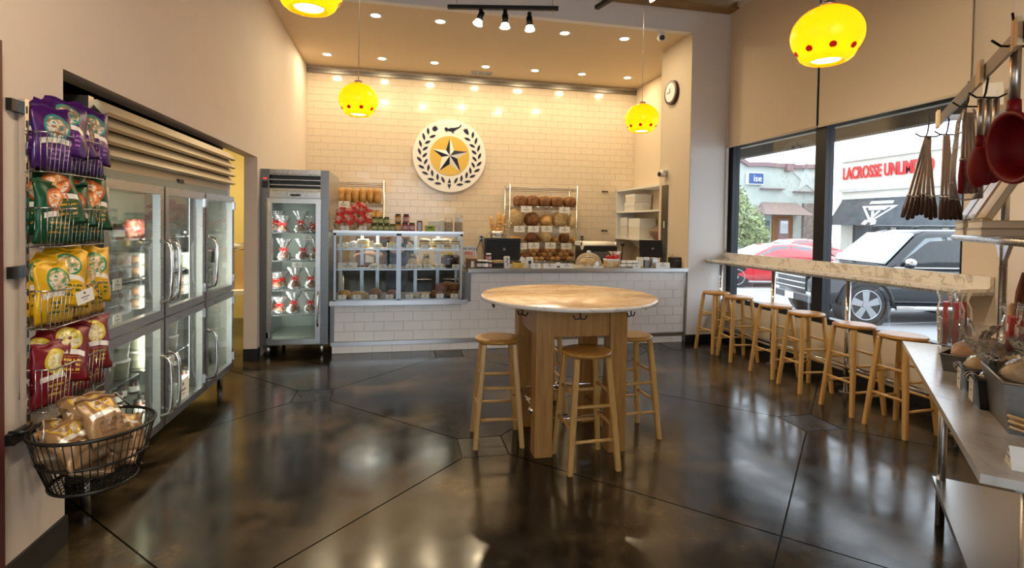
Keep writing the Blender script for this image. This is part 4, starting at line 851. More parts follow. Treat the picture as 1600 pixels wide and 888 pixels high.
# ================================================================== ON TOP OF THE CASE
CT = CZ1
gm = mat('pickle jar glass', (.16,.19,.05), .12, spec=.7); om = mat('orange preserve', (.45,.20,.03), .12, spec=.7); pkm = mat('berry preserve', (.30,.08,.09), .12, spec=.7); ol = mat('olive label', (.50,.52,.25), .5); pl_ = mat('pink label', (.62,.36,.36), .5); orl = mat('peach label', (.70,.48,.24), .5)
J_g = mk_jar('pickle_jar', gm, .036, .085, ol); J_o = mk_jar('preserve_jar', om, .04, .105, orl, 'lid'); J_p = mk_jar('preserve_jar', pkm, .04, .105, pl_, 'lid')
def onc(x, dy=.12, z=0): p = aY(x, 355, CF+dy); p.z = CT+z; return p
for i, x in enumerate((585,594.5,604,613)): put(J_g, onc(x), 0, 'olive label jar, %s from left in the lower row on the pastry case' % ORD[i], 'olive label jars on the pastry case')
for i, x in enumerate((585.5,595,604)): put(J_g, onc(x,.12,.086), 0, 'olive label jar, %s from left in the upper row on the pastry case' % ORD[i], 'olive label jars on the pastry case')
put(J_o, onc(622), 0, 'orange preserve jar in the lower row on the pastry case', 'preserve jars on the pastry case'); put(J_o, onc(622,.12,.106), 0, 'orange preserve jar stacked in the upper row on the pastry case', 'preserve jars on the pastry case')
for x, z, lab in ((633,0,'pink label preserve jar in the lower row, left one'),(643.5,0,'pink label preserve jar in the lower row, right one'),(634.5,.106,'pink label preserve jar stacked in the upper row on the pastry case')): put(J_p, onc(x,.12,z), 0, lab, 'preserve jars on the pastry case')
t = thing('amber_bottle', 'square amber syrup bottle beside the preserve jars', 'bottle', onc(655.5)); MB().rbox((0,0,.06),(.07,.05,.12),.012).build('bottle_body', K['amber'], t); MB().rbox((0,0,.125),(.066,.046,.012),.01).build('cap', K['lid'], t)
t = thing('green_box', 'lime green carton on the pastry case', 'box', onc(672)); MB().rbox((0,0,.035),(.125,.08,.07),.004).build('carton', mat('lime green card', (.36,.50,.03), .5), t); MB().bx(-.03,.03,-.042,-.0405,.035,.055).build('printed_mark', K['black'], t)
t = thing('white_pouch', 'white paper pouch behind the lime green carton', 'bag', onc(679,.24)); MB().rbox((0,0,.07),(.16,.06,.14),.02).build('pouch', K['icing'], t)
t = thing('white_pack', 'upright white paper pack between the green carton and the crackers', 'pack', onc(691,.2)); MB().rbox((0,0,.075),(.07,.06,.15),.015).build('pack_body', K['icing'], t)
for i, (x, hh, lab) in enumerate(((701,.125,'bag of stacked seeded crackers, left one on the pastry case'),(716.5,.12,'bag of stacked seeded crackers with white top, right end of pastry case'))):
    t = thing('cracker_bag', lab, 'cracker bag', onc(x)); n = 7
    for k in range(n): MB().lathe([(0,k*hh/n),(.048,k*hh/n+.002),(.048,k*hh/n+hh/n-.004),(0,k*hh/n+hh/n-.001)], 14).build('cracker', K['seed'], t)
    MB().lathe([(.05,0),(.053,.02),(.053,hh),(.046,hh+.02),(.05,hh+.055*(1+i))], 16, fn=lambda a,r,z: 1+.06*sin(6*a)).build('clear_wrap', K['cello'], t)
    if i: MB().lathe([(.05,hh),(.048,hh+.03),(.052,hh+.055)], 14, fn=lambda a,r,z: 1+.1*sin(6*a+z*40)).build('tied_top', K['icing'], t)
for i, x in enumerate((539,567,686)): tag(inst('price_card', cardme, None, onc(x,.03), (radians(-8),0,0)), 'white price card standing on the pastry case, %s from left' % ORD[i], 'price card')
rc = mat('red white ribbon', (.75,.03,.02), .4, col2=(.85,.55,.45), scale=14, lo=.45, hi=.6)
def gift(sd):
    q = random.Random(sd); t = thing('gift_bread_bag', '', 'gift bag'); pa = [(.05*cos(a),-.01,.062+.05*sin(a)) for a in [2*pi*k/14 for k in range(14)]]
    MB().tube(pa, .026, 8, True).build('ring_bread', K['pale'], t); MB().ell((0,0,.065),(.095,.05,.065),14,9,lambda p: 1+.1*sin(6*p.x+q.random()*.2)).build('cellophane', K['cello'], t)
    b = MB()
    for k in range(7): a = q.uniform(0,6.28); b.tube([(0,-.03,.12),(.05*cos(a),-.045,.13+.05*sin(a)),(.09*cos(a+.3),-.05,.12+.06*sin(a+.3)),(.07*cos(a+.9),-.045,.12+.05*sin(a+.9)),(0,-.03,.12)], .013, 5)
    b.build('ribbon_bow', rc, t); return freeze(t)
G = [gift(1), gift(2)]
for i, (x, dy, z, lab) in enumerate(((534,.16,0,'bottom row left'),(550,.16,0,'bottom row centre'),(571,.14,0,'bottom row right'),(537,.22,.10,'upper row left'),(553,.24,.11,'upper row centre'),(571,.22,.12,'upper row right'),(560,.3,.17,'top of the heap'))):
    put(G[i % 2], onc(x,dy,z), rnd.uniform(-.3,.3), 'ring bread gift bag with red bow, %s on the pastry case' % lab, 'red bow gift bags on the pastry case')
# ================================================================== BREAD RACKS AT THE BACK WALL
def wire_rack(lab, x0, x1, y0, y1, zs, zt, tilt=()):
    t = thing('wire_shelf_rack', lab, 'rack', ((x0+x1)/2,(y0+y1)/2,0)); hx, hy = (x1-x0)/2, (y1-y0)/2
    for sx in (-1,1):
        for sy in (-1,1):
            MB().cyl((sx*hx,sy*hy,.1),(sx*hx,sy*hy,zt),.0145,n=10).build('post', K['wire'], t); MB().cyl((sx*hx-.015,sy*hy,.05),(sx*hx+.015,sy*hy,.05),.05,n=14).build('caster', K['black'], t)
    for z in zs:
        b = MB().tube([(-hx,-hy,z),(hx,-hy,z),(hx,hy,z),(-hx,hy,z)], .006, 5, True).tube([(-hx,-hy,z-.032),(hx,-hy,z-.032),(hx,hy,z-.032),(-hx,hy,z-.032)], .005, 5, True)
        n = int((x1-x0)/.025)
        for k in range(n+1): x = -hx+2*hx*k/n; b.cyl((x,-hy,z), (x,hy,z), .0022, n=4, caps=False)
        zig = [(-hx+2*hx*k/24, -hy, z-(.0 if k % 2 else .032)) for k in range(25)]; b.tube(zig, .003, 4); b.build('wire_shelf', K['wire'], t)
    return t
RY0, RY1 = 9.1, 9.56
zs = [2.25,1.915,1.56,1.265,.945]
wire_rack('chrome wire bread rack full of loaves in the middle of the back wall', 1.875, 3.116, RY0, RY1, zs+[.45], 2.31)
zs2 = [2.25,1.9,1.60]
wire_rack('chrome wire bread rack behind the pastry case and slim fridge', -1.5, -.285, RY0, RY1, zs2+[1.2,.8], 2.30)
def loaf(name, m, r, x, z, lab, y=RY0+.2, sd=0, rz=0, cat='loaf', slash=False, grp=None):
    p = aY(x, 330, y); o = lump(m, r, sd, .035).build(name, m, None, (p.x,y,z+.008), rz); tag(o, lab, cat, grp)
    if slash:
        for k in range(3): MB().ell(((k-1)*r[0]*.5,0,r[2]*1.72),(r[0]*.09,r[1]*.6,.02),8,5).build('slash', K['pale'], o, None, radians(25))
    return o
for i, x in enumerate((534,545,556,567.5,579,590)): loaf('upright_loaf', K['crust'], (.066,.16,.14), x, 1.9, 'golden loaf standing on the left rack, %s from left' % ORD[i], sd=i, y=RY0+.16, grp='golden loaves on the left rack')
for i, x in enumerate((583,591)): loaf('sliced_loaf', K['crust'], (.06,.14,.1), x, 1.60, 'smaller golden loaf on the lower left rack shelf, %s of two' % ('left' if i == 0 else 'right'), sd=9+i, y=RY0+.16)
for i, x in enumerate((812,831,850,869,890)): loaf('braided_loaf', K['crustd'], (.116,.14,.115), x, 1.90, 'dark braided loaf on the top bread row of the middle rack, %s from left' % ORD[i], sd=20+i, slash=True, grp='braided loaves on the middle rack')
row2 = [('seeded_loaf',K['seed'],807,(.135,.14,.165),'tall seeded loaf at the left end'),('brown_loaf',K['crustd'],831,(.13,.13,.13),'dark brown loaf second from left'),('white_loaf',K['crust'],853,(.12,.13,.11),'golden loaf third from left'),('grain_loaf',K['seed'],874,(.125,.13,.145),'grey grain loaf fourth from left'),('pale_loaf',K['pale'],893,(.07,.12,.12),'pale narrow loaf at the right end')]
for i, (n, m, x, r, lab) in enumerate(row2): o = loaf(n, m, r, x, 1.56, lab+' on the second bread row of the middle rack', sd=30+i)
row3 = [('flat_loaf',K['crust'],806,(.16,.12,.06),'long flat loaf at the left end'),('round_loaf',K['crustd'],832,(.125,.12,.09),'dark round loaf second from left'),('floured_loaf',K['pale'],853,(.10,.12,.10),'floured loaf third from left'),('small_loaf',K['crust'],867.5,(.06,.09,.055),'small golden loaf fourth from left'),('long_loaf',K['crustd'],882,(.09,.13,.09),'slashed loaf fifth from left'),('small_loaf',K['crust'],896,(.055,.09,.05),'small golden loaf at the right end')]
for i, (n, m, x, r, lab) in enumerate(row3): loaf(n, m, r, x, 1.265, lab+' on the third bread row of the middle rack', sd=40+i, slash=(i in (2,4)))
for i in range(24):
    r_ = i//8; x = 830+(i % 8)*8.6+(r_ % 2)*4; loaf('bread_roll', K['crust'] if i % 3 else K['crustd'], (.047,.05,.036), x, .945+r_*.072, 'small bread roll, %s in the %s layer of the roll pile' % (ORD[i % 8], ('bottom','middle','top')[r_]), sd=60+i, y=RY0+.1+.05*r_, cat='roll', grp='rolls on the lowest row of the middle rack')
for i, x in enumerate((808,822)): loaf('brown_loaf', K['crustd'], (.12,.12,.07), x, .945, 'dark loaf on the lowest row of the middle rack, %s of two' % ('left' if i == 0 else 'right'), sd=90+i)
rackcard = MB().bx(-.1,.1,-.001,.001,-.055,.055).mesh('shelf_card', K['card'])
rc_ = [(822.5,327,'first card under the top bread row'),(882,328.5,'second card under the top bread row'),(811.5,358,'first card under the second bread row'),(833.5,358,'second card under the second bread row'),(854.5,358,'third card under the second bread row'),(882,359,'fourth card under the second bread row'),(815,385,'first card under the third bread row'),(834,384,'second card under the third bread row'),(860,384,'third card under the third bread row'),(885,385,'fourth card under the third bread row'),(536.5,319.5,'card on the left rack under the standing loaves')]
for x, y, lab in rc_: tag(inst('shelf_card', rackcard, None, aY(x,y,RY0-.022)), 'white printed shelf '+lab, 'price card', 'shelf cards on the bread racks')
# baguettes
p = aY(776.5,372,RY0-.2); t = thing('baguette_bucket', 'grey metal bucket holding baguettes left of the middle rack', 'bucket', (p.x,p.y,p.z)); MB().lathe([(0,.004),(.105,.004),(.125,.12),(.13,.12),(.112,0),(0,0)], 24).build('bucket_body', K['steel'], t); MB().tube([(-.125,0,.1),(-.17,0,.06),(-.19,0,.03)], .006, 6).build('handle', K['wire'], t)
BKZ = p.z
t2 = thing('back_counter', 'narrow steel stand under the baguette bucket', 'counter', (0,8.75,0)); MB().bx(p.x-.16,p.x+.16,0,.8,BKZ-.04,BKZ).build('counter_top', K['steelv'], t2); MB().bx(p.x-.13,p.x+.13,.05,.8,0,BKZ-.04).build('counter_body', K['steel'], t2)
for i, (dx, tl, hh) in enumerate(((-.05,-9,.36),(.0,4,.43),(.05,9,.40))):
    o = MB().tube([(0,0,0),(0,0,.05),(0,0,hh*.5),(0,0,hh-.04),(0,0,hh)], [.02,.034,.04,.032,.012], 12).build('baguette', K['crust'], None, Vector((p.x+dx,p.y,BKZ+.012)), (0,radians(tl),0)); tag(o, 'golden baguette in the grey bucket, %s of three' % ('left','middle','right')[i], 'baguette', 'baguettes in the bucket')
    for k in range(4): MB().ell((0,-.034,hh*(.25+.17*k)),(.03,.01,.014),8,5).build('slash', K['pale'], o, None, (0,radians(30),0))
# slicer with its lever on a stand
p = aY(930,412,8.75); sx = p.x
t = thing('bread_slicer', 'cream topped black bread slicing machine with lever at the back wall', 'machine', (sx,8.55,0)); MB().rbox((0,.15,.5),(.62,.5,1.0),.02).build('stand', K['steeld'], t)
MB().rbox((-.02,.13,1.13),(.60,.46,.26),.02).build('machine_body', K['black'], t); MB().cyl((-.33,-.02,1.25),(.24,-.02,1.25),.07,n=18).bx(-.33,.24,-.02,.36,1.25,1.32).build('top_cover', K['icing'], t); MB().cyl((.24,-.02,1.25),(.30,-.02,1.25),.075,n=18).build('end_cap', K['steel'], t)
MB().cyl((.38,-.05,1.0),(.40,-.05,1.27),.012,n=8).ell((.40,-.05,1.28),(.035,.035,.035),10,8).build('lever', K['black'], t)
for k in range(5): MB().bx(-.28,.2,-.105,-.1,1.04+k*.025,1.05+k*.025).build('blade_slot', K['steel'], t)
# recess shelf unit
t = thing('corner_shelf_unit', 'white three board shelf unit in the recess beside the pillar', 'shelf', (4.46,9.62,0))
for i, z in enumerate((2.285,1.875,1.375)): MB().bx(-.37,0,-1.85,-.01,z-.03,z).build('shelf_board', K['whitep'], t)
MB().bx(-.37,-.0,-.03,-.01,1.375,2.285).build('end_board', K['whitep'], t)
for y in (-.5,-1.4): MB().prism([(-.3,1.345),(0,1.345),(0,1.1)], y-.01, y+.01, 'y').build('bracket', K['whitep'], t)
tag(MB().bx(3.875,3.893,aX(1042,400,3.89).y,aX(1033,400,3.89).y,1.02,aX(1037,290,3.89).z).build('trim_10', K['steeld']), kind='structure')
tag(MB().bx(-.002,.0,-.02,.02,-.05,.05).build('green_tag', mat('pale green sticker', (.45,.62,.50), .5), None, aX(1037.5,351,3.874)), 'small pale green sticker on the steel pillar edge', 'sticker')
def carton(lab, c, d, rz=0, nm='white_carton'):
    t = thing(nm, lab, 'box', c, rz); MB().bx(-d[0]/2,d[0]/2,-d[1]/2,d[1]/2,0,d[2]-.012).build('carton_body', K['carton'], t); MB().bx(-d[0]/2-.004,d[0]/2+.004,-d[1]/2-.004,d[1]/2+.004,d[2]*.55,d[2]).build('carton_lid', K['whitep'], t)
carton('lower white bakery box of the stack on the middle wall shelf', (4.27,9.05,1.877), (.32,.42,.16)); carton('upper white bakery box of the stack on the middle wall shelf', (4.27,9.02,2.039), (.32,.40,.14))
for i in range(5): carton('upright flat white box on the lowest wall shelf, %s from the left' % ORD[i], (4.16+i*.045,9.35,1.377), (.04,.3,.38))
carton('large white box on the lowest wall shelf', (4.27,8.85,1.377), (.3,.45,.36))
t = thing('bagged_bread', 'clear bag of brown bread at the near end of the lowest wall shelf', 'bread bag', (4.25,8.2,1.392)); lump(K['crustd'],(.10,.16,.09),5).build('bread', K['crustd'], t); MB().ell((0,.0,.1),(.13,.22,.12),14,9,lambda p: 1+.08*sin(7*p.y)).build('clear_bag', K['cello'], t)
# ================================================================== ON THE SERVICE COUNTER
KZ = 1.025
def onk(x, dy=.15): p = aY(x, 415, FY+dy); p.z = KZ; return p
t = thing('award_sign', 'upright WE WON sign with photo print at the left end of the counter', 'sign', onk(734,.3)); MB().bx(-.085,.085,-.002,.002,0,.275).build('sign_board', K['white'], t)
MB().bx(-.075,.07,-.004,-.002,.03,.205).build('photo_print', mat('salmon print', (.70,.36,.24), .5, col2=(.78,.62,.50), scale=14, lo=.45), t); text('lettering', 'WE WON!', K['black'], .046, (-.004,-.004,.238), (radians(90),0,0), t, .001)
text('lettering', 'Olive', K['ribbon'], .05, (-.015,-.0055,.18), (radians(90),0,0), t, .001)
t = thing('rolled_wafer_box', 'clear box of brown wafers in front of the WE WON sign', 'box', onk(736.5,.16)); MB().rbox((0,0,.06),(.13,.07,.12),.006).build('box_body', K['crustd'], t); MB().bx(-.01,.03,-.0375,-.0355,.01,.09).build('paper_label', K['white'], t); MB().rbox((0,0,.125),(.134,.074,.02),.006).build('box_lid', K['kraft'], t)
bj = mat('black gift tin', (.012,.012,.014), .3); J_b = mk_jar('black_jar', bj, .042, .105, K['white'], 'whitep'); J_r = mk_jar('red_label_jar', dkj, .038, .095, mat('red white label', (.55,.12,.14), .5, col2=(.8,.7,.68), scale=18), 'whitep')
put(J_b, onk(749), 0, 'black jar with white label, left one of the pair beside the WE WON sign', 'jars beside the left till'); put(J_b, onk(757.5,.13), 0, 'black jar with white label, right one of the pair beside the WE WON sign', 'jars beside the left till')
put(J_r, onk(764.5), 0, 'jar with red label standing on the counter under the left till screen', 'jars beside the left till'); q = onk(763,.32); MB().bx(-.06,.06,-.05,.05,0,.085).build('riser_block', K['black'], None, q); tag([o for o in bpy.data.objects if o.name == 'riser_block'][0], 'small black riser block under the raised jar', 'block')
put(J_r, q+Vector((0,0,.086)), 0, 'jar with red label raised on a black block before the left till screen', 'jars beside the left till')
for k in range(3): o = MB().rbox((0,0,.016),(.14-.008*k,.1,.032),.003).build('dark_book', K['black'] if k < 2 else K['kraft'], None, onk(778,.16)+Vector((0,0,.033*k)), .1*k); tag(o, '%s of the small dark gift boxes stacked below the left till screen' % ('lowest','middle','topmost brown one')[k], 'box')
t = thing('figure_box', 'white box with black figure print right of the dark gift boxes', 'box', onk(791.5)); MB().rbox((0,0,.075),(.075,.05,.15),.003).build('box_body', K['white'], t); MB().tube([(.0,-.0265,.03),(.02,-.0265,.055),(-.015,-.0265,.08),(.015,-.0265,.11),(-.005,-.0265,.135)], .005, 5).build('figure_print', K['black'], t)
t = thing('yellow_pack', 'yellow and black sweets pack beside the figure box', 'pack', onk(809)); MB().rbox((0,0,.035),(.13,.08,.07),.006).build('pack_body', K['yel'], t); MB().rbox((-.005,0,.078),(.085,.07,.03),.01).build('pack_top', K['black'], t)
t = thing('leaning_cards', 'white leaflets leaning behind the yellow pack', 'leaflet', onk(815,.3)); MB().obox((0,0,.09),(.06,.004,.09),Matrix.Rotation(radians(25),3,'Y')).build('leaflet', K['white'], t); MB().obox((.06,0,.075),(.05,.004,.08),Matrix.Rotation(radians(30),3,'Y')).build('leaflet', K['white'], t)
t = thing('twin_bag', 'small white printed paper bag pair on the counter left of the cards', 'paper bag', onk(827)); 
for s in (-1,1): MB().rbox((s*.025,0,.07),(.045,.05,.14),.008).build('bag_body', K['white'], t)
MB().cyl((0,-.027,.075),(0,-.0255,.075),.022,n=16).build('printed_disc', K['lid'], t)
for i, (x, w, lab) in enumerate(((838,.12,'first'),(859,.17,'second'),(885.5,.18,'third'))): tag(MB().bx(-w/2,w/2,-.001,.001,0,.065).build('counter_card', K['card'], None, onk(x,.08), (radians(-10),0,0)), 'white card standing at the counter edge, %s from left before the bread rack' % lab, 'price card')
t = thing('small_white_box', 'tiny white pack between the counter cards', 'pack', onk(872,.1)); MB().rbox((0,0,.035),(.055,.04,.07),.004).build('pack_body', K['icing'], t); MB().bx(-.02,.02,-.022,-.02,.01,.03).build('printed_mark', K['lid'], t)
t = thing('cake_dome', 'clear domed cake stand with a sugar dusted cake on the counter', 'cake stand', onk(919.5,.3)); MB().lathe([(0,0),(.2,0),(.205,.012),(0,.014)], 32).build('plate', K['whitep'], t); lump(K['pale'],(.11,.10,.055),3).build('cake', K['pale'], t).location = (-.01,0,.015)
MB().lathe([(.185,.014),(.18,.07),(.155,.13),(.11,.17),(.05,.192),(.012,.196)], 36).build('dome', clear('acrylic dome', (.93,.90,.85), .05, .1, .12, (.8,.7,.55)), t); MB().cyl((0,0,.195),(0,0,.225),.025,n=14).build('knob', K['whitep'], t); MB().obox((.08,-.12,.05),(.05,.004,.05),Matrix.Rotation(.7,3,'Y')).build('napkin', K['white'], t)
t = thing('bow_gift_basket', 'small gift basket with big red bow on the counter', 'gift basket', onk(955,.25)); MB().rbox((0,0,.055),(.19,.12,.11),.015).build('basket_body', K['pale'], t); MB().rbox((0,0,.1),(.205,.135,.025),.015).build('basket_rim', K['whitep'], t)
b = MB(); q = random.Random(5)
for k in range(9): a = q.uniform(0,6.28); b.tube([(0,0,.13),(.06*cos(a),-.03,.15+.04*sin(a)),(.1*cos(a+.4),-.04,.14+.05*sin(a+.4)),(.06*cos(a+1),-.03,.13+.03*sin(a+1)),(0,0,.13)], .014, 5)
b.build('bow', K['ribbon'], t); MB().lathe([(.03,.12),(.05,.17),(.09,.22)], 18, (.05,0,0), fn=lambda a,r,z: 1+.2*sin(6*a)).build('cellophane', K['cello'], t)
k = 0
for z in (0,.048):
    for i, x in enumerate((973.5,983,992)):
        p = onk(x,.14+.05*(z > 0)); p.z += z
        t = thing('soap_box', 'small cream wrapped bar, %s from left in the %s row on the counter' % (ORD[i], 'upper' if z else 'lower'), 'box', p, 0, 'small wrapped bars on the counter'); MB().rbox((0,0,.03),(.068,.045,.034),.004).build('wrap', K['icing'], t); MB().rbox((0,0,.006),(.07,.047,.014),.003).build('tray', K['steeld'], t)
t = thing('spotted_box', 'white and yellow spotted box beside the wrapped bars', 'box', onk(999.5,.2)); MB().rbox((0,0,.07),(.08,.05,.14),.004).build('box_body', mat('spotted card', (.80,.76,.66), .5, col2=(.7,.5,.1), scale=40, lo=.55, hi=.6), t)
t = thing('grey_white_box', 'white topped grey box beside the right till screen', 'box', onk(1010,.2)); MB().rbox((0,0,.05),(.07,.05,.1),.004).build('box_body', K['steeld'], t); MB().rbox((0,0,.12),(.07,.05,.04),.004).build('box_lid', K['white'], t)
t = thing('napkin_holder', 'slanted steel napkin holder below the right till screen', 'napkin holder', onk(1020,.18)); MB().prism([(-.05,0),(.07,0),(.05,.12),(-.02,.13)], -.05, .05, 'y').build('holder', K['steel'], t); MB().bx(-.02,.05,-.03,.03,.12,.135).build('napkins', K['white'], t)
tag(MB().bx(-.105,.105,-.001,.001,0,.075).build('counter_card', K['card'], None, onk(1036,.06), (radians(-10),0,0)), 'long white printed card at the right end of the counter', 'price card'); tag(MB().bx(-.055,.055,-.001,.001,0,.055).build('counter_card', K['card'], None, onk(995,.05), (radians(-10),0,0)), 'small white card before the spotted box on the counter', 'price card')
t = thing('receipt_printer', 'black receipt printer with card terminal at the right end of the counter', 'printer', onk(1055,.25)); MB().rbox((0,0,.07),(.15,.18,.14),.02).build('printer_body', K['black'], t); MB().rbox((.09,-.03,.05),(.07,.1,.1),.012).build('terminal', K['blackm'], t); MB().bx(-.05,.05,-.092,-.089,.09,.1).build('paper_slot', K['steeld'], t)
for s in (-1,1): MB().tube([(s*.02-.05,0,.14),(s*.02-.06,0,.17),(s*.03-.07,.02,.185)], .003, 5).build('cable', K['black'], t)
p = aY(1048,400,FY+.6); t = thing('tan_tray', 'tan plastic tray leaning behind the printer by the pillar', 'tray', (p.x,p.y,KZ)); MB().rbox((0,0,.12),(.17,.03,.24),.012).build('tray_body', K['pale'], t)
def till(lab, x, y, w, h_, rz, tilt, dz):
    p = aY(x, y, FY+.45); t = thing('till_screen', lab, 'monitor', (p.x,p.y,KZ), rz); R_ = Matrix.Rotation(radians(tilt), 3, 'X'); c = Vector((0,0,p.z-KZ))
    MB().obox(c, (w,.025,h_), R_).build('screen_back', K['black'], t); MB().obox(c+Vector((0,-.02,0)), (w*.86,.02,h_*.8), R_).build('rear_cover', K['blackm'], t)
    MB().cyl((0,.02,.01), c, .022, n=10).build('stand_neck', K['black'], t); MB().rbox((0,.03,.008),(.2,.16,.016),.03).build('stand_base', K['black'], t); MB().cyl(c+Vector((.02,-.033,.0)), c+Vector((.02,-.029,.0)), .02, n=14).build('logo_mark', K['steeld'], t)
till('wide black till screen seen from behind at the left of the counter', 785, 389.5, .50, .30, 0, 4, 0); till('black till screen seen from behind, turned, at the right of the counter', 1017, 389, .33, .26, radians(-14), -16, 0)
# ================================================================== STAR SIGN
t = thing('star_sign', 'round white sign with gold disc, star and navy leaf wreath on the tile wall', 'sign', (.85,BY-.012,2.815)); SR = .655; u = SR/352.
MB().cyl((0,0,0),(0,-.05,0), SR, n=72).build('sign_disc', K['signw'], t); MB().cyl((0,-.03,0),(0,-.056,0), 190*u, n=64).build('gold_disc', K['gold'], t)
cx, cy_ = 515, 468
S2 = lambda x, y: Vector(((x-cx)*u, 0, -(y-cy_)*u))
tips = [(515,292),(692,424),(622,622),(415,617),(348,410)]; ins = [(556,416),(588,492),(516,548),(440,482),(478,416)]
for i in range(5):
    tp = S2(*tips[i]); a = S2(*ins[i]); b_ = S2(*ins[i-1]); c = Vector((0,-.085,0)); y = Vector((0,-.056,0))
    MB().add([tp+y, a+y, c], [(0,1,2)]).build('star_facet', K['signw'], t); MB().add([tp+y, b_+y, c], [(0,1,2)]).build('star_facet', K['navy'], t)
def leaf(x, y, ang, Ln=34, wd=12):
    c = S2(x, y); a = radians(ang); d = Vector((cos(a),0,sin(a))); n = Vector((-sin(a),0,cos(a))); pts = []
    for k in range(9): s = -1+2*k/8; pts.append(c+d*(s*Ln*u)+n*(wd*u*(1-s*s)))
    for k in range(7,0,-1): s = -1+2*k/8; pts.append(c+d*(s*Ln*u)-n*(wd*u*(1-s*s)))
    MB().prism([(q.x,q.z) for q in pts], -.05, -.055, 'y').build('wreath_leaf', K['navy'], t)
lv_ = [(306,240,96,34),(265,293,105,36),(234,362,106,36),(226,436,112,34),(226,512,135,34),(246,583,153,34),(282,643,158,34),(337,700,172,34),(405,738,175,34),(349,288,22,34),(302,346,27,32),(280,407,36,32),(276,470,45,32),(286,532,60,32),(312,590,82,34),(349,640,98,34),(401,676,92,34),(453,700,118,34)]
for (x, y, a, l) in lv_: leaf(x, y, a, l)
for (x, y, a, l) in ((737,256,84,34),(769,312,75,36),(796,383,74,36),(806,459,68,34),(803,535,45,34),(783,600,27,34),(740,658,22,34),(692,712,8,34),(617,743,5,34),(686,299,158,34),(733,362,153,32),(752,424,144,32),(757,488,135,32),(745,548,120,32),(718,604,98,34),(681,650,82,34),(632,683,88,34),(578,705,62,34)): leaf(x, y, a, l)
for pol in ([(515,682),(531,730),(498,730)], [(515,790),(532,743),(497,743)]): q = [S2(*c) for c in pol]; MB().prism([(c.x,c.z) for c in q], -.05, -.055, 'y').build('wreath_base', K['navy'], t)
for pol in ([(345,222),(360,240),(385,232),(402,210),(388,208),(392,190),(378,196),(372,178),(362,196),(350,196)], [(697,258),(672,250),(650,228),(640,206),(656,212),(654,194),(670,206),(680,192),(688,212),(697,235)]): q = [S2(*c) for c in pol]; MB().prism([(c.x,c.z) for c in q], -.05, -.055, 'y').build('tulip', K['navy'], t)
bird = [(465,200),(480,194),(500,208),(520,198),(560,196),(600,184),(612,172),(620,158),(626,170),(615,190),(590,205),(565,222),(552,232),(552,258),(546,238),(538,256),(534,236),(510,232),(492,226),(484,242),(474,232),(462,216)]
q = [S2(*c) for c in bird]; MB().prism([(c.x,c.z) for c in q], -.05, -.055, 'y').build('bird', K['navy'], t)
# ================================================================== MARBLE WORKTABLE AT THE RIGHT
f0 = Vector((3.107,2.73,0)); dl = Vector((-.69,-.725,0)).normalized(); nl = Vector((.725,-.69,0)).normalized(); ANG = atan2(dl.y, dl.x)
def q2(s, p_, z=0): v = f0+dl*s+nl*p_; v.z = z; return v       # along the front edge, in from it
# local frame of the table: x = dl (towards the viewer), y = -? keep right handed: z up, y = z x dl
yl = Vector((0,0,1)).cross(dl); sgn = 1 if yl.dot(nl) > 0 else -1
def tl(s, p_, z): return (s, sgn*p_, z)
def tb(s0, s1, p0, p1, z0, z1): a, b_ = sorted((sgn*p0, sgn*p1)); return MB().bx(s0, s1, a, b_, z0, z1)
t = wt = thing('marble_worktable', 'steel worktable with grey white marble top standing against the diagonal wall', 'table', f0, ANG)
TLn, TD = 2.12, .72; TZ2 = .9
tb(0,TLn,0,TD,TZ2-.028,TZ2).build('marble_top', K['marbg'], t)
tb(.4,TLn-.1,.1,TD-.04,TZ2-.07,TZ2-.028).build('steel_frame', K['steel'], t)
for s in (.476,TLn-.16):
    for p_ in (.145,TD-.1): MB().cyl(tl(s,p_,0),tl(s,p_,TZ2-.05),.021,n=14).build('leg', K['steel'], t); MB().cyl(tl(s,p_,0),tl(s,p_,.1),.016,n=12).build('leg_foot', K['blackm'], t)
tb(.45,TLn-.13,.11,TD-.06,.22,.25).build('lower_shelf', K['steelp'], t)
# overshelf on two posts, hanging rail above
os_ = thing('steel_overshelf', 'steel shelf on posts above the marble worktable with a hanging rail', 'shelf', f0, ANG)
OZ = 1.575; op0, op1 = .24, .56
tb(-.02,2.0,op0,op1,OZ-.03,OZ).build('shelf_panel', K['steelv'], os_)
MB().cyl(tl(-.02,op0,OZ-.015),tl(2.0,op0,OZ-.015),.018,n=10).build('rolled_edge', K['steelv'], os_)
for s in (.06,1.86):
    MB().cyl(tl(s,.45,TZ2),tl(s,.45,2.3),.019,n=14).build('post', K['steel'], os_)
    MB().prism([(s-.17,OZ-.03),(s+.17,OZ-.03),(s+.04,OZ-.14),(s-.04,OZ-.14)], sgn*.44, sgn*.46, 'y').build('gusset', K['steel'], os_)
HZ0, HZ1 = 2.245, 2.305; HP = .15
tb(-.05,1.78,HP-.006,HP+.006,HZ0,HZ1).build('hanging_rail', steel('rail steel', (.30,.28,.26), .35), os_)
for s in (.06,1.76): tb(s-.02,s+.02,HP,.46,2.26,2.29).build('rail_arm', K['steel'], os_)
woodtag = mat('pale wood tag', (.72,.55,.33), .6)
for k, (px, py) in enumerate(((1467,188),(1533,122),(1591,62))):
    v = ray(px, py); s = (v.y*(f0.x+nl.x*.14)-v.x*(f0.y+nl.y*.14))/(v.x*dl.y-v.y*dl.x); 
    for d_ in (-.02,.022): tb(s+d_-.018,s+d_+.018,HP-.022,HP-.008,2.225,2.325).build('wooden_tag', woodtag, os_)
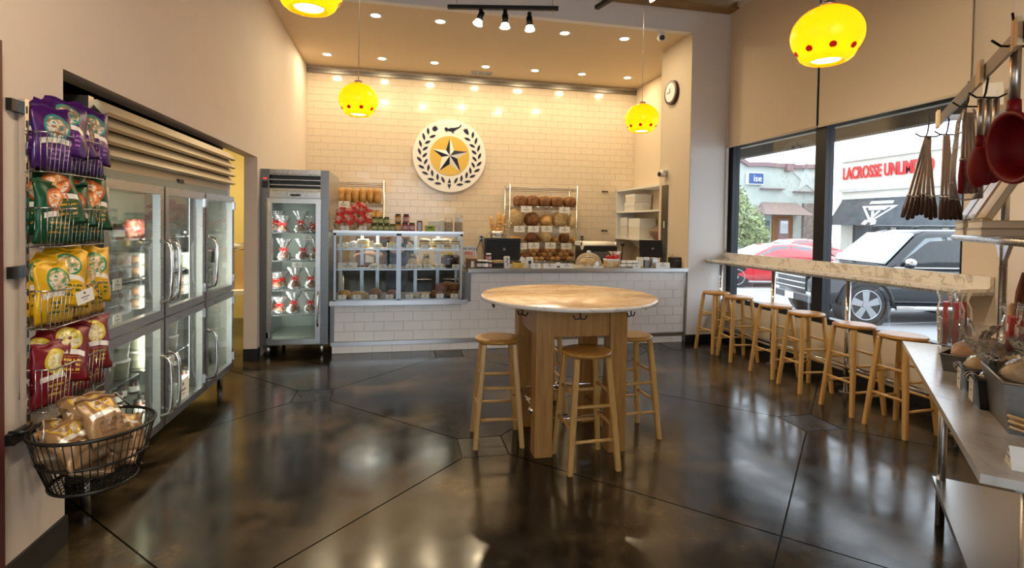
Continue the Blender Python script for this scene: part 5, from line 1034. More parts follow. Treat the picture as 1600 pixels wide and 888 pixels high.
def hook(px, py, dep, lab):
    p = aD(px, py, dep); t = thing('rail_hook', lab, 'hook', p)
    MB().tube([(.0,0,.12),(.01,0,.08),(0,0,.02),(-.01,0,-.002),(-.05,.0,-.004),(-.09,.0,.012)], .0045, 6).tube([(-.01,0,-.002),(.04,-.02,-.004),(.07,-.03,.012)], .0045, 6).build('hook_wire', K['blackm'], t)
hook(1449,213,3.2,'dark double hook at the far end of the hanging rail'); hook(1480,210,3.08,'dark double hook second on the hanging rail'); hook(1512,166,2.56,'chrome hook holding the sleeved tools'); hook(1540,152,2.25,'hook holding the small red cups'); hook(1580,72,1.92,'large dark hook holding the big red strainer')
dkw = mat('dark brown handle wood', (.022,.006,.005), .4, col2=(.05,.014,.009), scale=6, st=(8,8,1)); tongm = mat('tool steel', (.26,.22,.21), .25, 1)
def tool(top, bot, lab, w=.012, hf=.27, hm=None, grp=None):
    d = bot-top; Ln = d.length; u_ = d.normalized(); t = thing('long_handled_tool', lab, 'kitchen tool', top, 0, grp)
    sd = u_.cross(FW).normalized(); m1 = u_*(Ln*(1-hf))
    R3 = Matrix((sd, u_.cross(sd), u_)).transposed()
    MB().obox(m1*.5, (w,.006,m1.length), R3).build('steel_shaft', tongm, t)
    MB().tube([m1-u_*.01, m1+u_*.02, m1+u_*(Ln*hf*.5), u_*Ln*.99, u_*Ln], [.008,.010,.0135,.011,.005], 8).build('handle', hm or dkw, t); MB().cyl(m1-u_*.006, m1+u_*.006, .0115, n=8).build('ferrule', K['steel'], t)
for k in range(8):
    tp = aD(1450+(k % 3-1)*3, 214, 3.2+.012*k); bt = aD(1410+k*7.4, 340+4*sin(k*1.3), 3.12+.02*k)
    tool(tp, bt, 'long brown handled tool in the leftmost hanging bunch, %s from left' % ORD[k], .016, .27, None, 'brown handled tools on the hanging rail')
for k in range(5):
    tp = aD(1479+(k % 3-1)*3, 212, 3.05+.015*k); bt = aD(1470+k*7.8, 344, 3.0+.02*k)
    tool(tp, bt, 'long brown handled tool in the second hanging bunch, %s from left' % ORD[k], .016, .27, None, 'brown handled tools on the hanging rail')
for k in range(4):
    tp = aD(1507+k*4, 176, 2.55+.02*k); bt = aD(1501+k*8.5, 303, 2.53+.02*k)
    tool(tp, bt, 'red handled tool in the clear sleeve on the hanging rail, %s from left' % ORD[k], .014, .42, K['redd'], 'red handled tools in a clear sleeve')
c = aD(1514,170,2.56); t = thing('clear_sleeve', 'clear plastic sleeve around red handled tools on the hanging rail', 'sleeve', c); hL = 140/823.*2.56
MB().lathe([(.02,0),(.045,-.06),(.062,-hL*.6),(.066,-hL),(.0,-hL-.012)], 14, fn=lambda a,r,z: 1+.05*sin(4*a+z*9)).build('sleeve_wall', K['cello'], t)
for k in range(3):
    p = aD(1533+k*12, 155, 2.22+.06*k); t = thing('red_ladle', 'small red silicone ladle with steel handle on the rail, %s from left' % ORD[k], 'ladle', p, 0, 'small red ladles on the hanging rail'); pl2 = 2.22/823.
    MB().cyl((0,0,0),(0,0,-60*pl2),.0125,n=10).build('steel_handle', K['steel'], t); MB().cyl((0,0,-58*pl2),(0,0,-75*pl2),.016,.012,n=10).build('neck', K['redd'], t)
    MB().ell((0,0,-105*pl2),(.032,.045,.09),14,10).build('cup', K['redd'], t)
p = aD(1588,72,1.92); t = thing('red_strainer', 'big dark red silicone strainer with steel handle hanging at the right edge', 'strainer', p); k_ = 1.92/823.
MB().cyl((0,0,0),(0,0,-85*k_),.016,n=12).build('steel_handle', K['steel'], t); MB().cyl((0,0,-84*k_),(0,0,-108*k_),.02,.022,n=12).build('neck', K['redd'], t)
nv = (Vector((-.857,.40,-.12))).normalized(); cc = Vector((.0,0,-158*k_)); R3 = nv.to_track_quat('Z', 'Y').to_matrix().to_4x4()
b = MB(); b.T = Matrix.Translation(cc) @ R3; rb = .125
b.lathe([(rb*1.06,.012),(rb*1.08,0),(rb,-.004),(rb*.97,-.03),(rb*.88,-.07),(rb*.66,-.1),(rb*.3,-.115),(0,-.118)], 30).lathe([(rb*1.06,.012),(rb*.94,.006),(rb*.9,-.03),(rb*.8,-.066),(rb*.6,-.092),(rb*.28,-.106),(0,-.108)], 30); b.build('strainer_bowl', K['redd'], t)
b = MB(); b.T = Matrix.Translation(cc) @ R3
for i in range(6):
    for j in range(10+2*i): a = 2*pi*j/(10+2*i); rr = rb*(.2+.12*i); zz = -.104+.062*(rr/rb)**3; b.cyl((rr*cos(a),rr*sin(a),zz-.002),(rr*cos(a),rr*sin(a),zz+.003),.0032,n=5)
tag(b.build('drain_holes', K['black'], t), kind='stuff')
# books on the overshelf
bkc = [mat('photo book cover', (.09,.07,.08), .35, col2=(.40,.30,.22), scale=9), mat('brown photo book cover', (.28,.16,.07), .35, col2=(.55,.38,.18), scale=7), mat('tan book cover', (.55,.40,.22), .5)]; pg = mat('book pages', (.76,.70,.58), .8)
def book(lab, s, p_, z, d, tilt, m):
    """d = (width along the shelf, thickness, height); the cover faces the room, the top leans back to the wall"""
    t = thing('book', lab, 'book', q2(s, p_, z), ANG); R3 = Matrix.Rotation(radians(-sgn*tilt), 3, 'X'); c = R3 @ Vector((0,0,d[2]/2)); c.z += sin(radians(tilt))*d[1]/2
    for sg in (-1,1): MB().obox(c+R3@Vector((0,sg*(d[1]/2-.002),0)), (d[0],.004,d[2]), R3).build('cover', m, t)
    MB().obox(c, (d[0]-.012,d[1]-.008,d[2]-.01), R3).build('pages', pg, t)
for k, (s, m, lab) in enumerate(((-.02,0,'leaning photo cookbook, farthest of three on the overshelf'),(.22,1,'leaning brown photo cookbook, middle of three on the overshelf'),(.5,2,'leaning tan cookbook, nearest of three on the overshelf'))): book(lab, s, .28, OZ+.082, (.2,.03,.30), 27, bkc[m])
for k, (s, z, w2_, m, lab) in enumerate(((.02,0,.26,2,'flat cookbook at the bottom of the far pile on the overshelf'),(.03,.041,.24,1,'flat cookbook on top of the far pile on the overshelf'),(.42,0,.36,0,'flat cookbook at the bottom of the near pile on the overshelf'),(.44,.041,.34,2,'flat cookbook on top of the near pile on the overshelf'))):
    t = thing('book', lab, 'book', q2(s, .36, OZ+z), ANG); w = w2_/2; MB().bx(-w,w,-.11,.11,0,.004).bx(-w,w,-.11,.11,.036,.04).build('cover', bkc[m], t); MB().bx(-w+.005,w-.005,-.106,.106,.004,.036).build('pages', pg, t)
for k, s in enumerate((-.08,.13,.4)):
    t = thing('acrylic_stand', 'clear acrylic book stand, %s from the far end of the overshelf' % ORD[k], 'book stand', q2(s, .262, OZ+.082), ANG); MB().bx(-.012,.012,-.015,.015,0,.004).bx(-.012,-.008,-.015,.015,0,.035).bx(.008,.012,-.015,.015,0,.035).build('stand', K['milk'], t)
# goods on the marble worktable
def wtp(x, y): return aZ(x, y, TZ2)
binm = clear('clear acrylic bin', (.95,.95,.96), .04, .07, .06)
def bin_(p, lab, lab2, h_=.17, seed=0, lean=0):
    q = random.Random(seed); t = thing('acrylic_bin', lab, 'bin', p, ANG)
    MB().bx(-.075,-.072,-.07,.07,0,h_).bx(.072,.075,-.07,.07,0,h_).bx(-.072,.072,-.07,-.067,0,h_).bx(-.072,.072,.067,.07,0,h_).bx(-.072,.072,-.067,.067,0,.004).build('bin_walls', binm, t)
    lx = -.0765; b = MB().bx(-.055,.05,-sgn*.0715-.0005,-sgn*.0715+.0005,.03,h_*.72); b.build('paper_label', K['pale'], t)
    for k in range(3):
        o = thing('red_tool_bag', '%s, %s one' % (lab2, ('left','middle','right')[k]), 'tool bag', p+Vector((-.03+.035*k,.03-.03*k,.006)), ANG+q.uniform(-.3,.3)); R3 = Matrix.Rotation(q.uniform(-.25,.3),3,'Y')
        MB().obox(R3@Vector((0,0,.13)), (.045,.025,.26), R3).build('red_tool', K['red'], o); MB().obox(R3@Vector((0,-.0138*sgn,.2)), (.02,.002,.04), R3).build('paper_label', K['white'], o)
        bb = MB(); bb.T = R3.to_4x4(); bb.lathe([(.03,.01),(.042,.1),(.045,.22),(.03,.27),(.045,.33)], 12, fn=lambda a,r,z: 1+.14*sin(3*a+20*z+k)); bb.build('clear_bag', K['cello'], o)
bin_(wtp(1490,540), 'clear acrylic bin with cream label at the far corner of the worktable', 'bagged red utensil standing in the far clear bin', seed=3)
bin_(q2(.42,.45,TZ2), 'clear acrylic bin with cream label behind the bread pans', 'bagged red utensil standing in the clear bin behind the bread pans', seed=5)
def pan(p, d, lab, rz, m, h_=.07, tag_=True):
    t = thing('bread_pan', lab, 'pan', p, rz); x, y = d[0]/2, d[1]/2; e = .012; b = MB()
    pr2 = [(-x+e,-y+e,0),(x-e,-y+e,0),(x-e,y-e,0),(-x+e,y-e,0)]; pt = [(-x,-y,h_),(x,-y,h_),(x,y,h_),(-x,y,h_)]
    b.add(pr2+pt, [(3,2,1,0),(0,1,5,4),(1,2,6,5),(2,3,7,6),(3,0,4,7)]); b.tube(pt, .005, 6, True); b.build('pan_body', m, t); return t
def bread_bag(p, lab, r, m, sd, rz=0, topd=(0,0,0)):
    t = thing('bagged_bread', lab, 'bread bag', p, rz); lump(m, r, sd, .04).build('bread', m, t); q = random.Random(sd); a = q.random()*6
    MB().ell((0,0,r[2]*1.0), (r[0]*1.15,r[1]*1.15,r[2]*1.25), 18, 12, lambda v: 1+.07*sin(9*v.x+a)+.06*sin(11*v.y+7*v.z)).lathe([(.02,0),(.024,.02),(.042,.05),(.06,.085)], 16, (topd[0],topd[1],r[2]*1.9), fn=lambda an,rr,z: 1+.3*sin(5*an+a)).build('clear_bag', K['cellw'], t)
pz = Vector((2.86,2.10,TZ2)); pan(pz, (.36,.23), 'dark bread pan with golden loaves nearest the acrylic bin', radians(26), K['steeld'], .085)
bread_bag(pz+Vector((-.075,-.03,.03)), 'bagged golden loaf in the dark bread pan, left one', (.085,.08,.055), K['crust'], 3, .5); bread_bag(pz+Vector((.085,.045,.035)), 'bagged golden loaf in the dark bread pan, right one', (.085,.08,.055), K['crust'], 4, .4)
def rings(p, lab, rz):
    t = thing('ring_tag', lab, 'price tag', p, rz); MB().bx(-.035,.035,-.001,.001,-.1,-.012).build('tag_card', K['card'], t)
    for x in (-.018,.018): MB().tube([(x,.018*cos(2*pi*k/14),.018*sin(2*pi*k/14)-.006) for k in range(14)], .002, 5, True).build('metal_ring', K['chrome'], t)
pz = Vector((2.31,1.625,TZ2)); pan(pz, (.125,.14), 'small dark pan with dark seeded bread between the loaf pan and the mesh basket', ANG, K['black'], .12)
bread_bag(pz+Vector((0,.0,.06)), 'bagged dark seeded bread in the small dark pan', (.05,.055,.04), K['crustb'], 7); rings(pz+nl*-.078+Vector((0,0,.12)), 'ringed price tag on the small dark pan', ANG+pi*(sgn < 0))
pz2 = Vector((2.51,1.82,TZ2)); pan(pz2, (.14,.15), 'small dark pan with a pale roll beside the loaf pan', ANG, K['steeld'], .1); bread_bag(pz2+Vector((0,0,.055)), 'bagged pale roll in the small pan beside the loaf pan', (.058,.058,.045), K['pale'], 9); rings(pz2+nl*-.083+Vector((0,0,.1)), 'ringed price tag on the small pan beside the loaf pan', ANG+pi*(sgn < 0))
# woven metal basket
wm, nt, b, out = new('woven metal mesh'); v = coords(nt, (1,1,1)); w1 = nd(nt, 'ShaderNodeTexBrick'); w1.inputs['Scale'].default_value = 90; w1.inputs[1].default_value = (.34,.33,.32,1); w1.inputs[2].default_value = (.24,.23,.22,1); w1.inputs[3].default_value = (.04,.04,.04,1); w1.inputs['Mortar Size'].default_value = .03
mpz = nd(nt, 'ShaderNodeCombineXYZ'); spz = nd(nt, 'ShaderNodeSeparateXYZ'); L(nt, v, spz.inputs[0]); ad = nd(nt, 'ShaderNodeMath', operation='ADD'); L(nt, spz.outputs[0], ad.inputs[0]); L(nt, spz.outputs[1], ad.inputs[1]); L(nt, ad.outputs[0], mpz.inputs[0]); L(nt, spz.outputs[2], mpz.inputs[1]); L(nt, mpz.outputs[0], w1.inputs[0]); L(nt, w1.outputs[0], b.inputs['Base Color']); b.inputs['Metallic'].default_value = .7; b.inputs['Roughness'].default_value = .4
pz = Vector((2.275,1.415,TZ2)); bk = thing('mesh_basket', 'large woven grey metal basket of bagged bread on the worktable', 'basket', pz, ANG)
x, y, h_ = .165, .17, .18; e = .02
MB().add([(-x+e,-y+e,0),(x-e,-y+e,0),(x-e,y-e,0),(-x+e,y-e,0),(-x,-y,h_),(x,-y,h_),(x,y,h_),(-x,y,h_)], [(3,2,1,0),(0,1,5,4),(1,2,6,5),(2,3,7,6),(3,0,4,7)]).build('mesh_walls', wm, bk); MB().tube([(-x,-y,h_),(x,-y,h_),(x,y,h_),(-x,y,h_)], .006, 8, True).build('rim', K['steel'], bk)
for k, (a, b_, m, lab) in enumerate(((-.06,-.05,'pale','left'),(.05,.0,'crust','middle'),(-.02,.09,'pale','rear'),(.08,.09,'crust','right rear'))): bread_bag(pz+dl*a+nl*b_+Vector((0,0,.10)), 'bagged bread in the mesh basket, %s one' % lab, (.085,.07,.06), K[m], 30+k, k)
rings(pz-dl*.155+nl*.0+Vector((0,0,h_)), 'ringed price tag on the mesh basket', ANG+pi/2)
for k, (s, p_, m) in enumerate(((.75,.5,'pale'),(.95,.42,'icing'),(1.15,.5,'pale'))): bread_bag(q2(s,p_,TZ2+.0), 'tall clear bread bag behind the pans, %s from the far end' % ORD[k], (.10,.09,.09), K[m], 50+k, k)
p = wtp(1618,735); tag(MB().prism([(-.04,0),(.04,0),(.0,.06)], -.06, .06, 'y').build('tent_card', K['card'], None, p, ANG), 'white folded tent card near the front edge of the worktable', 'price card')
p = wtp(1610,690)+Vector((.02,.02,0)); t = thing('cracker_pieces', 'pale crackers lying beside the mesh basket at the right edge', 'crackers', p)
for k in range(3): MB().obox((-.01*k,0,.02+.012*k),(.1,.05,.008),Matrix.Rotation(.3+.2*k,3,'Y')).build('cracker', K['pale'], t)
# dried corn bunch on the diagonal wall
p = q2(.15,.52,1.35); t = thing('dried_corn_bunch', 'hanging bunch of dried corn and dark flowers behind the overshelf post', 'decoration', p); q = random.Random(4)
for k in range(7): a = q.uniform(-.1,.1); MB().ell((a,q.uniform(-.03,.03),-.1-.05*k),(.02,.02,.06),8,8).build('corn_cob', K['crustd'] if k % 2 else K['crust'], t)
for k in range(14): a = q.uniform(-.14,.14); MB().tube([(0,0,.02),(a*.6,-.03,-.08),(a,-.04,-.2-.15*q.random())], [.012,.016,.003], 5).build('dry_husk', mat('dry husk %d' % k, (.12+.1*q.random(),.06,.03), .8), t)
for k in range(6): MB().ell((q.uniform(-.1,.1),-.02,-.38-.1*q.random()),(.05,.04,.05),8,6).build('dark_flower', mat('purple dried flower %d' % k, (.03,.008,.03), .8), t)
t = thing('light_switch', 'cream light switch plate on the diagonal wall above the hanging tools', 'light switch', aX(1552,147,4.33), radians(45)); MB().rbox((0,0,0),(.012,.12,.17),.005).build('plate', K['icing'], t); MB().bx(-.012,-.004,-.02,.02,-.035,.035).build('rocker', K['white'], t)
# ================================================================== OUTSIDE
GZ = -.28
tag(MB().bx(RX+.14,60,-25,60,GZ-.1,GZ).build('ground_asphalt', K['asphalt']), kind='structure')
tag(MB().bx(RX+.14,6.3,-12,FY+4,GZ,GZ+.13).build('ground_walk', K['curb']), kind='structure')
for k in range(7): tag(MB().bx(7.0,11.5,3.2+k*2.75,3.3+k*2.75,GZ,GZ+.004).build('ground_line_%d' % (k+1), K['paintl']), kind='structure')
tag(MB().bx(4.64,60,10.8,10.9,GZ,GZ).build('ground_gap', K['asphalt']), kind='structure') if 0 else None
# own canopy
cn = tag(inst('trim_11', None), kind='structure')
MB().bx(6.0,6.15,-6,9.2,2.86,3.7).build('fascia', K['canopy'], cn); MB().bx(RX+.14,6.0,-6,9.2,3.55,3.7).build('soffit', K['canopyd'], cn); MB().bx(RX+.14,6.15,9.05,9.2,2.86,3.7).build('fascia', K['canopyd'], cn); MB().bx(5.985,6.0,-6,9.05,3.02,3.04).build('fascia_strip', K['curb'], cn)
MB().bx(RX+.14,RX+.3,-6,FY,4.9,6).build('upper_wall', K['bcream'], cn)
# cars --------------------------------------------------------------
def wheel(t, x, y, r, w, side):
    h = inst('wheel', None, t, (x, y, r))
    MB().tube([((r-.075)*cos(2*pi*k/28), 0, (r-.075)*sin(2*pi*k/28)) for k in range(28)], .075, 10, True).cyl((0,-w*.42,0),(0,w*.42,0),r*.985,n=32,caps=False).build('tyre', K['tyre'], h)
    y1 = side*w*.36
    MB().cyl((0,y1-side*.06,0),(0,y1-side*.05,0),r*.74,n=28).build('wheel_backing', K['steeld'], h); MB().tube([(r*.72*cos(2*pi*k/28), y1, r*.72*sin(2*pi*k/28)) for k in range(28)], .016, 6, True).build('rim_lip', K['rim'], h)
    for k in range(5):
        a = 2*pi*k/5+.3; d = Vector((cos(a),0,sin(a))); n = Vector((-sin(a),0,cos(a))); yy = Vector((0,y1,0)); yi = Vector((0,y1-side*.035,0))
        q = [n*.045*1, d*r*.7+n*.075, d*r*.7-n*.075, n*-.045]
        MB().add([v+yy for v in q]+[v+yi for v in q], [(0,1,2,3),(7,6,5,4),(0,4,5,1),(1,5,6,2),(2,6,7,3),(3,7,4,0)]).build('spoke', K['rim'], h)
    MB().cyl((0,y1-side*.02,0),(0,y1+side*.012,0),r*.17,n=16).build('hub_cap', K['rim'], h)
def section_body(t, name, m, secs, W_, crown=.06):
    """body from side stations: secs = [(x, z_low, z_high, half_width_low, half_width_high)]"""
    b = MB(); N = 12
    vs = []
    for (x, zl, zh, wl, wh) in secs:
        ring_ = []
        for sx in (-1, 1): pass
        ring_ = [(-wl,zl),(-wl*1.02,zl+(zh-zl)*.3),(-(wl+wh)/2*1.02,zl+(zh-zl)*.65),(-wh,zh-(zh-zl)*.12),(-wh*.93,zh-.01),(-wh*.5,zh+crown*.8),(wh*.5,zh+crown*.8),(wh*.93,zh-.01),(wh,zh-(zh-zl)*.12),((wl+wh)/2*1.02,zl+(zh-zl)*.65),(wl*1.02,zl+(zh-zl)*.3),(wl,zl)]
        vs += [(x, y, z) for y, z in ring_]
    n = len(secs); fs = [(i*N+k, i*N+(k+1) % N, (i+1)*N+(k+1) % N, (i+1)*N+k) for i in range(n-1) for k in range(N)]
    fs += [tuple(range(N-1,-1,-1)), tuple((n-1)*N+k for k in range(N))]
    b.add(vs, fs, True)
    # hard creases at ends keep the nose and tail readable
    return b.build(name, m, t)
def suv(loc, rz):
    """x forward (nose at +2.3), y left"""
    t = thing('parked_car', 'black sport utility vehicle parked nose in outside the window', 'car', loc, rz)
    section_body(t, 'lower_body', K['suv'], [(-2.62,.42,1.05,.88,.9),(-2.5,.36,1.14,.95,.95),(-1.2,.34,1.16,.98,.97),(.9,.34,1.14,.98,.96),(1.25,.36,1.10,.98,.95),(2.15,.40,1.02,.95,.9),(2.36,.42,.94,.9,.84),(2.42,.5,.84,.86,.8)], 1.96, .05)
    section_body(t, 'cabin', K['suv'], [(-2.58,1.02,1.6,.93,.74),(-2.4,1.05,1.84,.94,.76),(-1.0,1.05,1.88,.94,.77),(.15,1.05,1.86,.93,.75),(.32,1.05,1.80,.93,.73),(1.08,1.05,1.10,.92,.86)], 1.9, .03)
    # glazing, slightly proud of the cabin sides
    for s in (-1, 1):
        def side(poly):
            f = lambda x, z: (x, s*(.952-(z-1.05)*.235), z)
            vs = [f(*p_) for p_ in poly]; vi = [(v[0], v[1]-s*.02, v[2]) for v in vs]; n = len(poly)
            MB().add(vs+vi, [tuple(range(n)), tuple(range(2*n-1,n-1,-1))]+[(i,(i+1) % n,n+(i+1) % n,n+i) for i in range(n)]).build('side_window', K['cglass'], t)
        side([(.86,1.17),(.22,1.72),(-.1,1.75),(-.16,1.17)]); side([(-.26,1.17),(-.2,1.75),(-1.15,1.76),(-1.2,1.17)]); side([(-1.32,1.17),(-1.28,1.76),(-2.25,1.72),(-2.35,1.2)])
        MB().tube([(.95,s*.965,1.14),(-2.4,s*.965,1.15)], .014, 6).build('belt_trim', K['chrome'], t)
        m_ = inst('wing_mirror', None, t, (.72,s*1.08,1.22)); MB().ell((0,0,.03),(.09,.13,.085),14,10).build('mirror_shell', K['chrome'], m_); MB().ell((.01,0,-.03),(.08,.12,.05),12,8).cyl((0,-s*.12,-.04),(.03,-s*.02,-.03),.03,n=8).build('mirror_base', K['black'], m_)
        MB().tube([(.35,s*.62,1.92),(.2,s*.62,1.96),(-2.1,s*.62,1.97),(-2.3,s*.62,1.90)], .022, 8).build('roof_rail', K['suv'], t)
        MB().tube([(.95,s*1.05,.36),(-1.05,s*1.05,.36)], .045, 8).build('running_board', K['chrome'], t)
        MB().bx(-.1,.12,s*.975-.008,s*.975+.012,.93,.97).build('door_handle', K['chrome'], t); MB().bx(-1.25,-1.03,s*.975-.008,s*.975+.012,.94,.98).build('door_handle', K['chrome'], t)
        MB().rbox((2.28,s*.72,.88),(.2,.34,.2),.04).build('headlamp', K['lens'], t); MB().rbox((2.40,s*.62,.55),(.06,.18,.1),.02).build('fog_lamp', K['lens'], t)
        for x in (1.5,-1.5):
            MB().tube([(x+.52*cos(pi*k/14), s*.985, .40+.52*sin(pi*k/14)) for k in range(15)], .045, 6).build('wheel_arch', K['black'], t); MB().cyl((x,s*.7,.4),(x,s*.99,.4),.5,n=28).build('wheel_well', K['black'], t); wheel(t, x, s*.9, .40, .27, s)
    wv = [(1.02,-.80,1.19),(1.02,.80,1.19),(.36,.68,1.80),(.36,-.68,1.80)]; MB().add([(a+.035,b_,c+.02) for a,b_,c in wv]+[(a,b_,c) for a,b_,c in wv], [(0,1,2,3),(7,6,5,4),(0,4,5,1),(1,5,6,2),(2,6,7,3),(3,7,4,0)]).build('windscreen', mat('windscreen glass', (.30,.35,.36), .04, spec=1, coat=1), t)
    MB().bx(2.36,2.45,-.55,.55,.62,.96).build('grille', K['black'], t)
    for z in (.66,.77,.88,.95): MB().tube([(2.46,-.56,z),(2.47,0,z),(2.46,.56,z)], .016, 6).build('grille_bar', K['chrome'], t)
    MB().rbox((2.40,0,.47),(.14,1.7,.16),.04).build('bumper', K['suv'], t); MB().bx(2.475,2.485,-.17,.17,.40,.53).build('number_plate', K['card'], t)
    MB().tube([(1.05,-.2,1.2),(1.0,.3,1.24),(.98,.6,1.25)], .012, 5).build('wiper', K['black'], t)
    for s in (-1,1): MB().ell((.1,s*.3,1.0),(.1,.1,.1),6,5)
    return t
sdir = Vector((-.978,.207,0)); wc = aD(1348,477,10.4)
so = Vector((wc.x,wc.y,GZ))-sdir*1.5+Vector((.207,.978,0))*.9
suv(so, atan2(sdir.y, sdir.x))
def saloon(loc, rz, lab):
    t = thing('parked_car', lab, 'car', loc, rz)
    section_body(t, 'lower_body', K['rcar'], [(-2.3,.38,.82,.8,.8),(-2.2,.28,.9,.86,.86),(-1.0,.22,.92,.9,.88),(1.0,.22,.88,.9,.86),(1.9,.26,.78,.86,.8),(2.25,.3,.62,.76,.7)], 1.8, .05)
    section_body(t, 'cabin', K['rcar'], [(-1.95,.85,.95,.8,.72),(-1.2,.86,1.3,.82,.62),(-.5,.86,1.38,.84,.63),(.1,.86,1.34,.84,.62),(1.05,.84,.9,.82,.74)], 1.6, .03)
    for s in (-1,1):
        def side(poly):
            f = lambda x, z: (x, s*(.86-(z-.86)*.42), z); vs = [f(*p_) for p_ in poly]; vi = [(v[0], v[1]-s*.02, v[2]) for v in vs]; n = len(poly)
            MB().add(vs+vi, [tuple(range(n)), tuple(range(2*n-1,n-1,-1))]+[(i,(i+1) % n,n+(i+1) % n,n+i) for i in range(n)]).build('side_window', K['cglass'], t)
        side([(.75,.96),(.1,1.28),(-.35,1.3),(-.35,.96)]); side([(-.45,.96),(-.45,1.3),(-1.05,1.27),(-1.1,.97)]); side([(-1.2,.98),(-1.15,1.24),(-1.6,1.08),(-1.55,.99)])
        MB().rbox((2.05,s*.6,.62),(.2,.26,.13),.03).build('headlamp', K['lens'], t); MB().ell((.65,s*.96,.97),(.07,.09,.06),10,8).build('wing_mirror', K['rcar'], t)
        for x in (1.4,-1.4): MB().cyl((x,s*.6,.33),(x,s*.90,.33),.39,n=26).build('wheel_well', K['black'], t); wheel(t, x, s*.82, .33, .22, s)
    wv = [(1.0,-.70,.93),(1.0,.70,.93),(.14,.56,1.30),(.14,-.56,1.30)]; MB().add([(a+.03,b_,c+.03) for a,b_,c in wv]+[(a,b_,c) for a,b_,c in wv], [(0,1,2,3),(7,6,5,4),(0,4,5,1),(1,5,6,2),(2,6,7,3),(3,7,4,0)]).build('windscreen', K['lens'], t)
wc = aD(1150,436,16.6); rd = Vector((-.985,.17,0)).normalized(); ro = Vector((wc.x,wc.y,GZ))-rd*1.4+Vector((rd.y*-1,rd.x,0))*-.82
saloon(ro, atan2(rd.y, rd.x), 'red coupe parked just beyond the black vehicle')
wc = aD(1245,400,25); saloon(Vector((wc.x,wc.y+.5,GZ)), radians(178), 'second red car parked farther off, only its roof showing')
# buildings ---------------------------------------------------------
BX, BYY = 32.0, 34.0
t = thing('shop_building', 'grey green stucco shop building with maroon coping and shingle awning', 'building', (BX,BYY,GZ))
gz = lambda px, py: aY(px, py, BYY)
def lo(v): return Vector((v.x-BX, v.y-BYY, v.z-GZ))
xl = lo(gz(1060,300)).x; top = [(1060,232),(1150,246),(1157,249),(1167,256),(1183,256),(1200,256.5),(1215,258),(1222,258),(1238,258),(1240,260),(1287,259)]
poly = [(lo(gz(x,y)).x, lo(gz(x,y)).z) for x, y in top]; MB().prism([(poly[-1][0],0)]+poly[::-1]+[(poly[0][0],0)], 0, .6, 'y').build('front_wall', K['bgreen'], t)
for (a, b_) in zip(top[:-1], top[1:]):
    A, B = lo(gz(*a)), lo(gz(*b_)); MB().add([(A.x,-.25,A.z+.1),(B.x,-.25,B.z+.1),(B.x,-.25,B.z-.2),(A.x,-.25,A.z-.2),(A.x,.3,A.z+.1),(B.x,.3,B.z+.1),(B.x,.3,B.z-.2),(A.x,.3,A.z-.2)], [(0,1,2,3),(0,4,5,1),(3,2,6,7),(0,3,7,4),(1,5,6,2)]).build('coping', K['bmaroon'], t)
for (x0,x1,y0,y1) in ((1187,1222,294,297),(1238,1282,299,302)): A, B = lo(gz(x0,y0)), lo(gz(x1,y1)); MB().bx(A.x,B.x,-.35,0,B.z,A.z).build('ledge', K['bmaroon'], t)
A, B = lo(gz(1225,256)), lo(gz(1235,268)); MB().bx(A.x,B.x,-.4,0,B.z,A.z).build('corbel', K['bmaroon'], t)
A = lo(gz(1259,278)); r_ = 1.2; MB().prism([(A.x+r_*(1 if k % 2 == 0 else .42)*sin(pi*k/5), A.z+r_*(1 if k % 2 == 0 else .42)*cos(pi*k/5)) for k in range(10)], -.08, 0, 'y').build('star_relief', mat('pale green relief', (.45,.49,.46), .8), t)
A, B = lo(gz(1192,316)), lo(gz(1244,337)); n_ = 12
MB().add([(A.x-.1,0,A.z),(B.x,0,A.z),(B.x+.1,-1.6,B.z),(A.x-.9,-1.6,B.z),(A.x-.9,0,B.z),(B.x+.1,0,B.z)], [(0,1,2,3),(3,2,5,4),(0,3,4),(1,5,2)]).build('shingle_awning', K['shingle'], t)
A, B = lo(gz(1206,337)), lo(gz(1236,395)); MB().bx(A.x,B.x,-.12,0,0,A.z).build('door_surround', K['crustd'], t)
A, B = lo(gz(1214,342)), lo(gz(1229,392)); d = inst('shop_door', None, t); MB().bx(A.x,B.x,-.2,-.1,0,A.z).build('door_leaf', K['bmaroon'], d); MB().bx(A.x+.12,B.x-.12,-.23,-.2,lo(gz(1220,365)).z,A.z-.15).build('pane', K['lens'], d)
for k in range(5): A = lo(gz(1147+k*11,345)); B = lo(gz(1156+k*11,398)); w_ = inst('shop_window', None, t); MB().bx(A.x,B.x,-.1,0,.5,A.z).build('pane', K['cglass'], w_); MB().bx(A.x-.08,A.x,-.14,0,.4,A.z+.1).build('window_frame', K['bgreen'], w_)
A, B = lo(gz(1253,318)), lo(gz(1280,372)); MB().bx(A.x,B.x,-.25,0,0,A.z).build('stone_pier', K['stone'], t)
A = lo(gz(1257,385)); MB().bx(lo(gz(1244,340)).x,poly[-1][0],-.1,0,0,.9).build('plinth', K['bgreen'], t)
A, B = gz(1166,271), gz(1188,288); s_ = thing('blue_shop_sign', 'blue shop sign with white letters half behind the tree', 'sign', ((A.x+B.x)/2,BYY-.25,(A.z+B.z)/2)); w_, h_ = (B.x-A.x)/2, (A.z-B.z)/2
MB().bx(-w_,w_,-.1,.2,-h_,h_).build('sign_face', K['blue'], s_); text('lettering', 'ise', K['whitep'], h_*1.7, (w_*.15,-.12,-.02), (radians(90),0,0), s_, .02); MB().bx(-w_-.06,w_+.06,-.06,.2,-h_-.06,h_+.06).build('sign_frame', K['whitep'], s_)
t = thing('shop_building', 'cream stucco shop building with red LACROSSE UNLIMITED letters and dark awning', 'building', (BX,BYY,GZ))
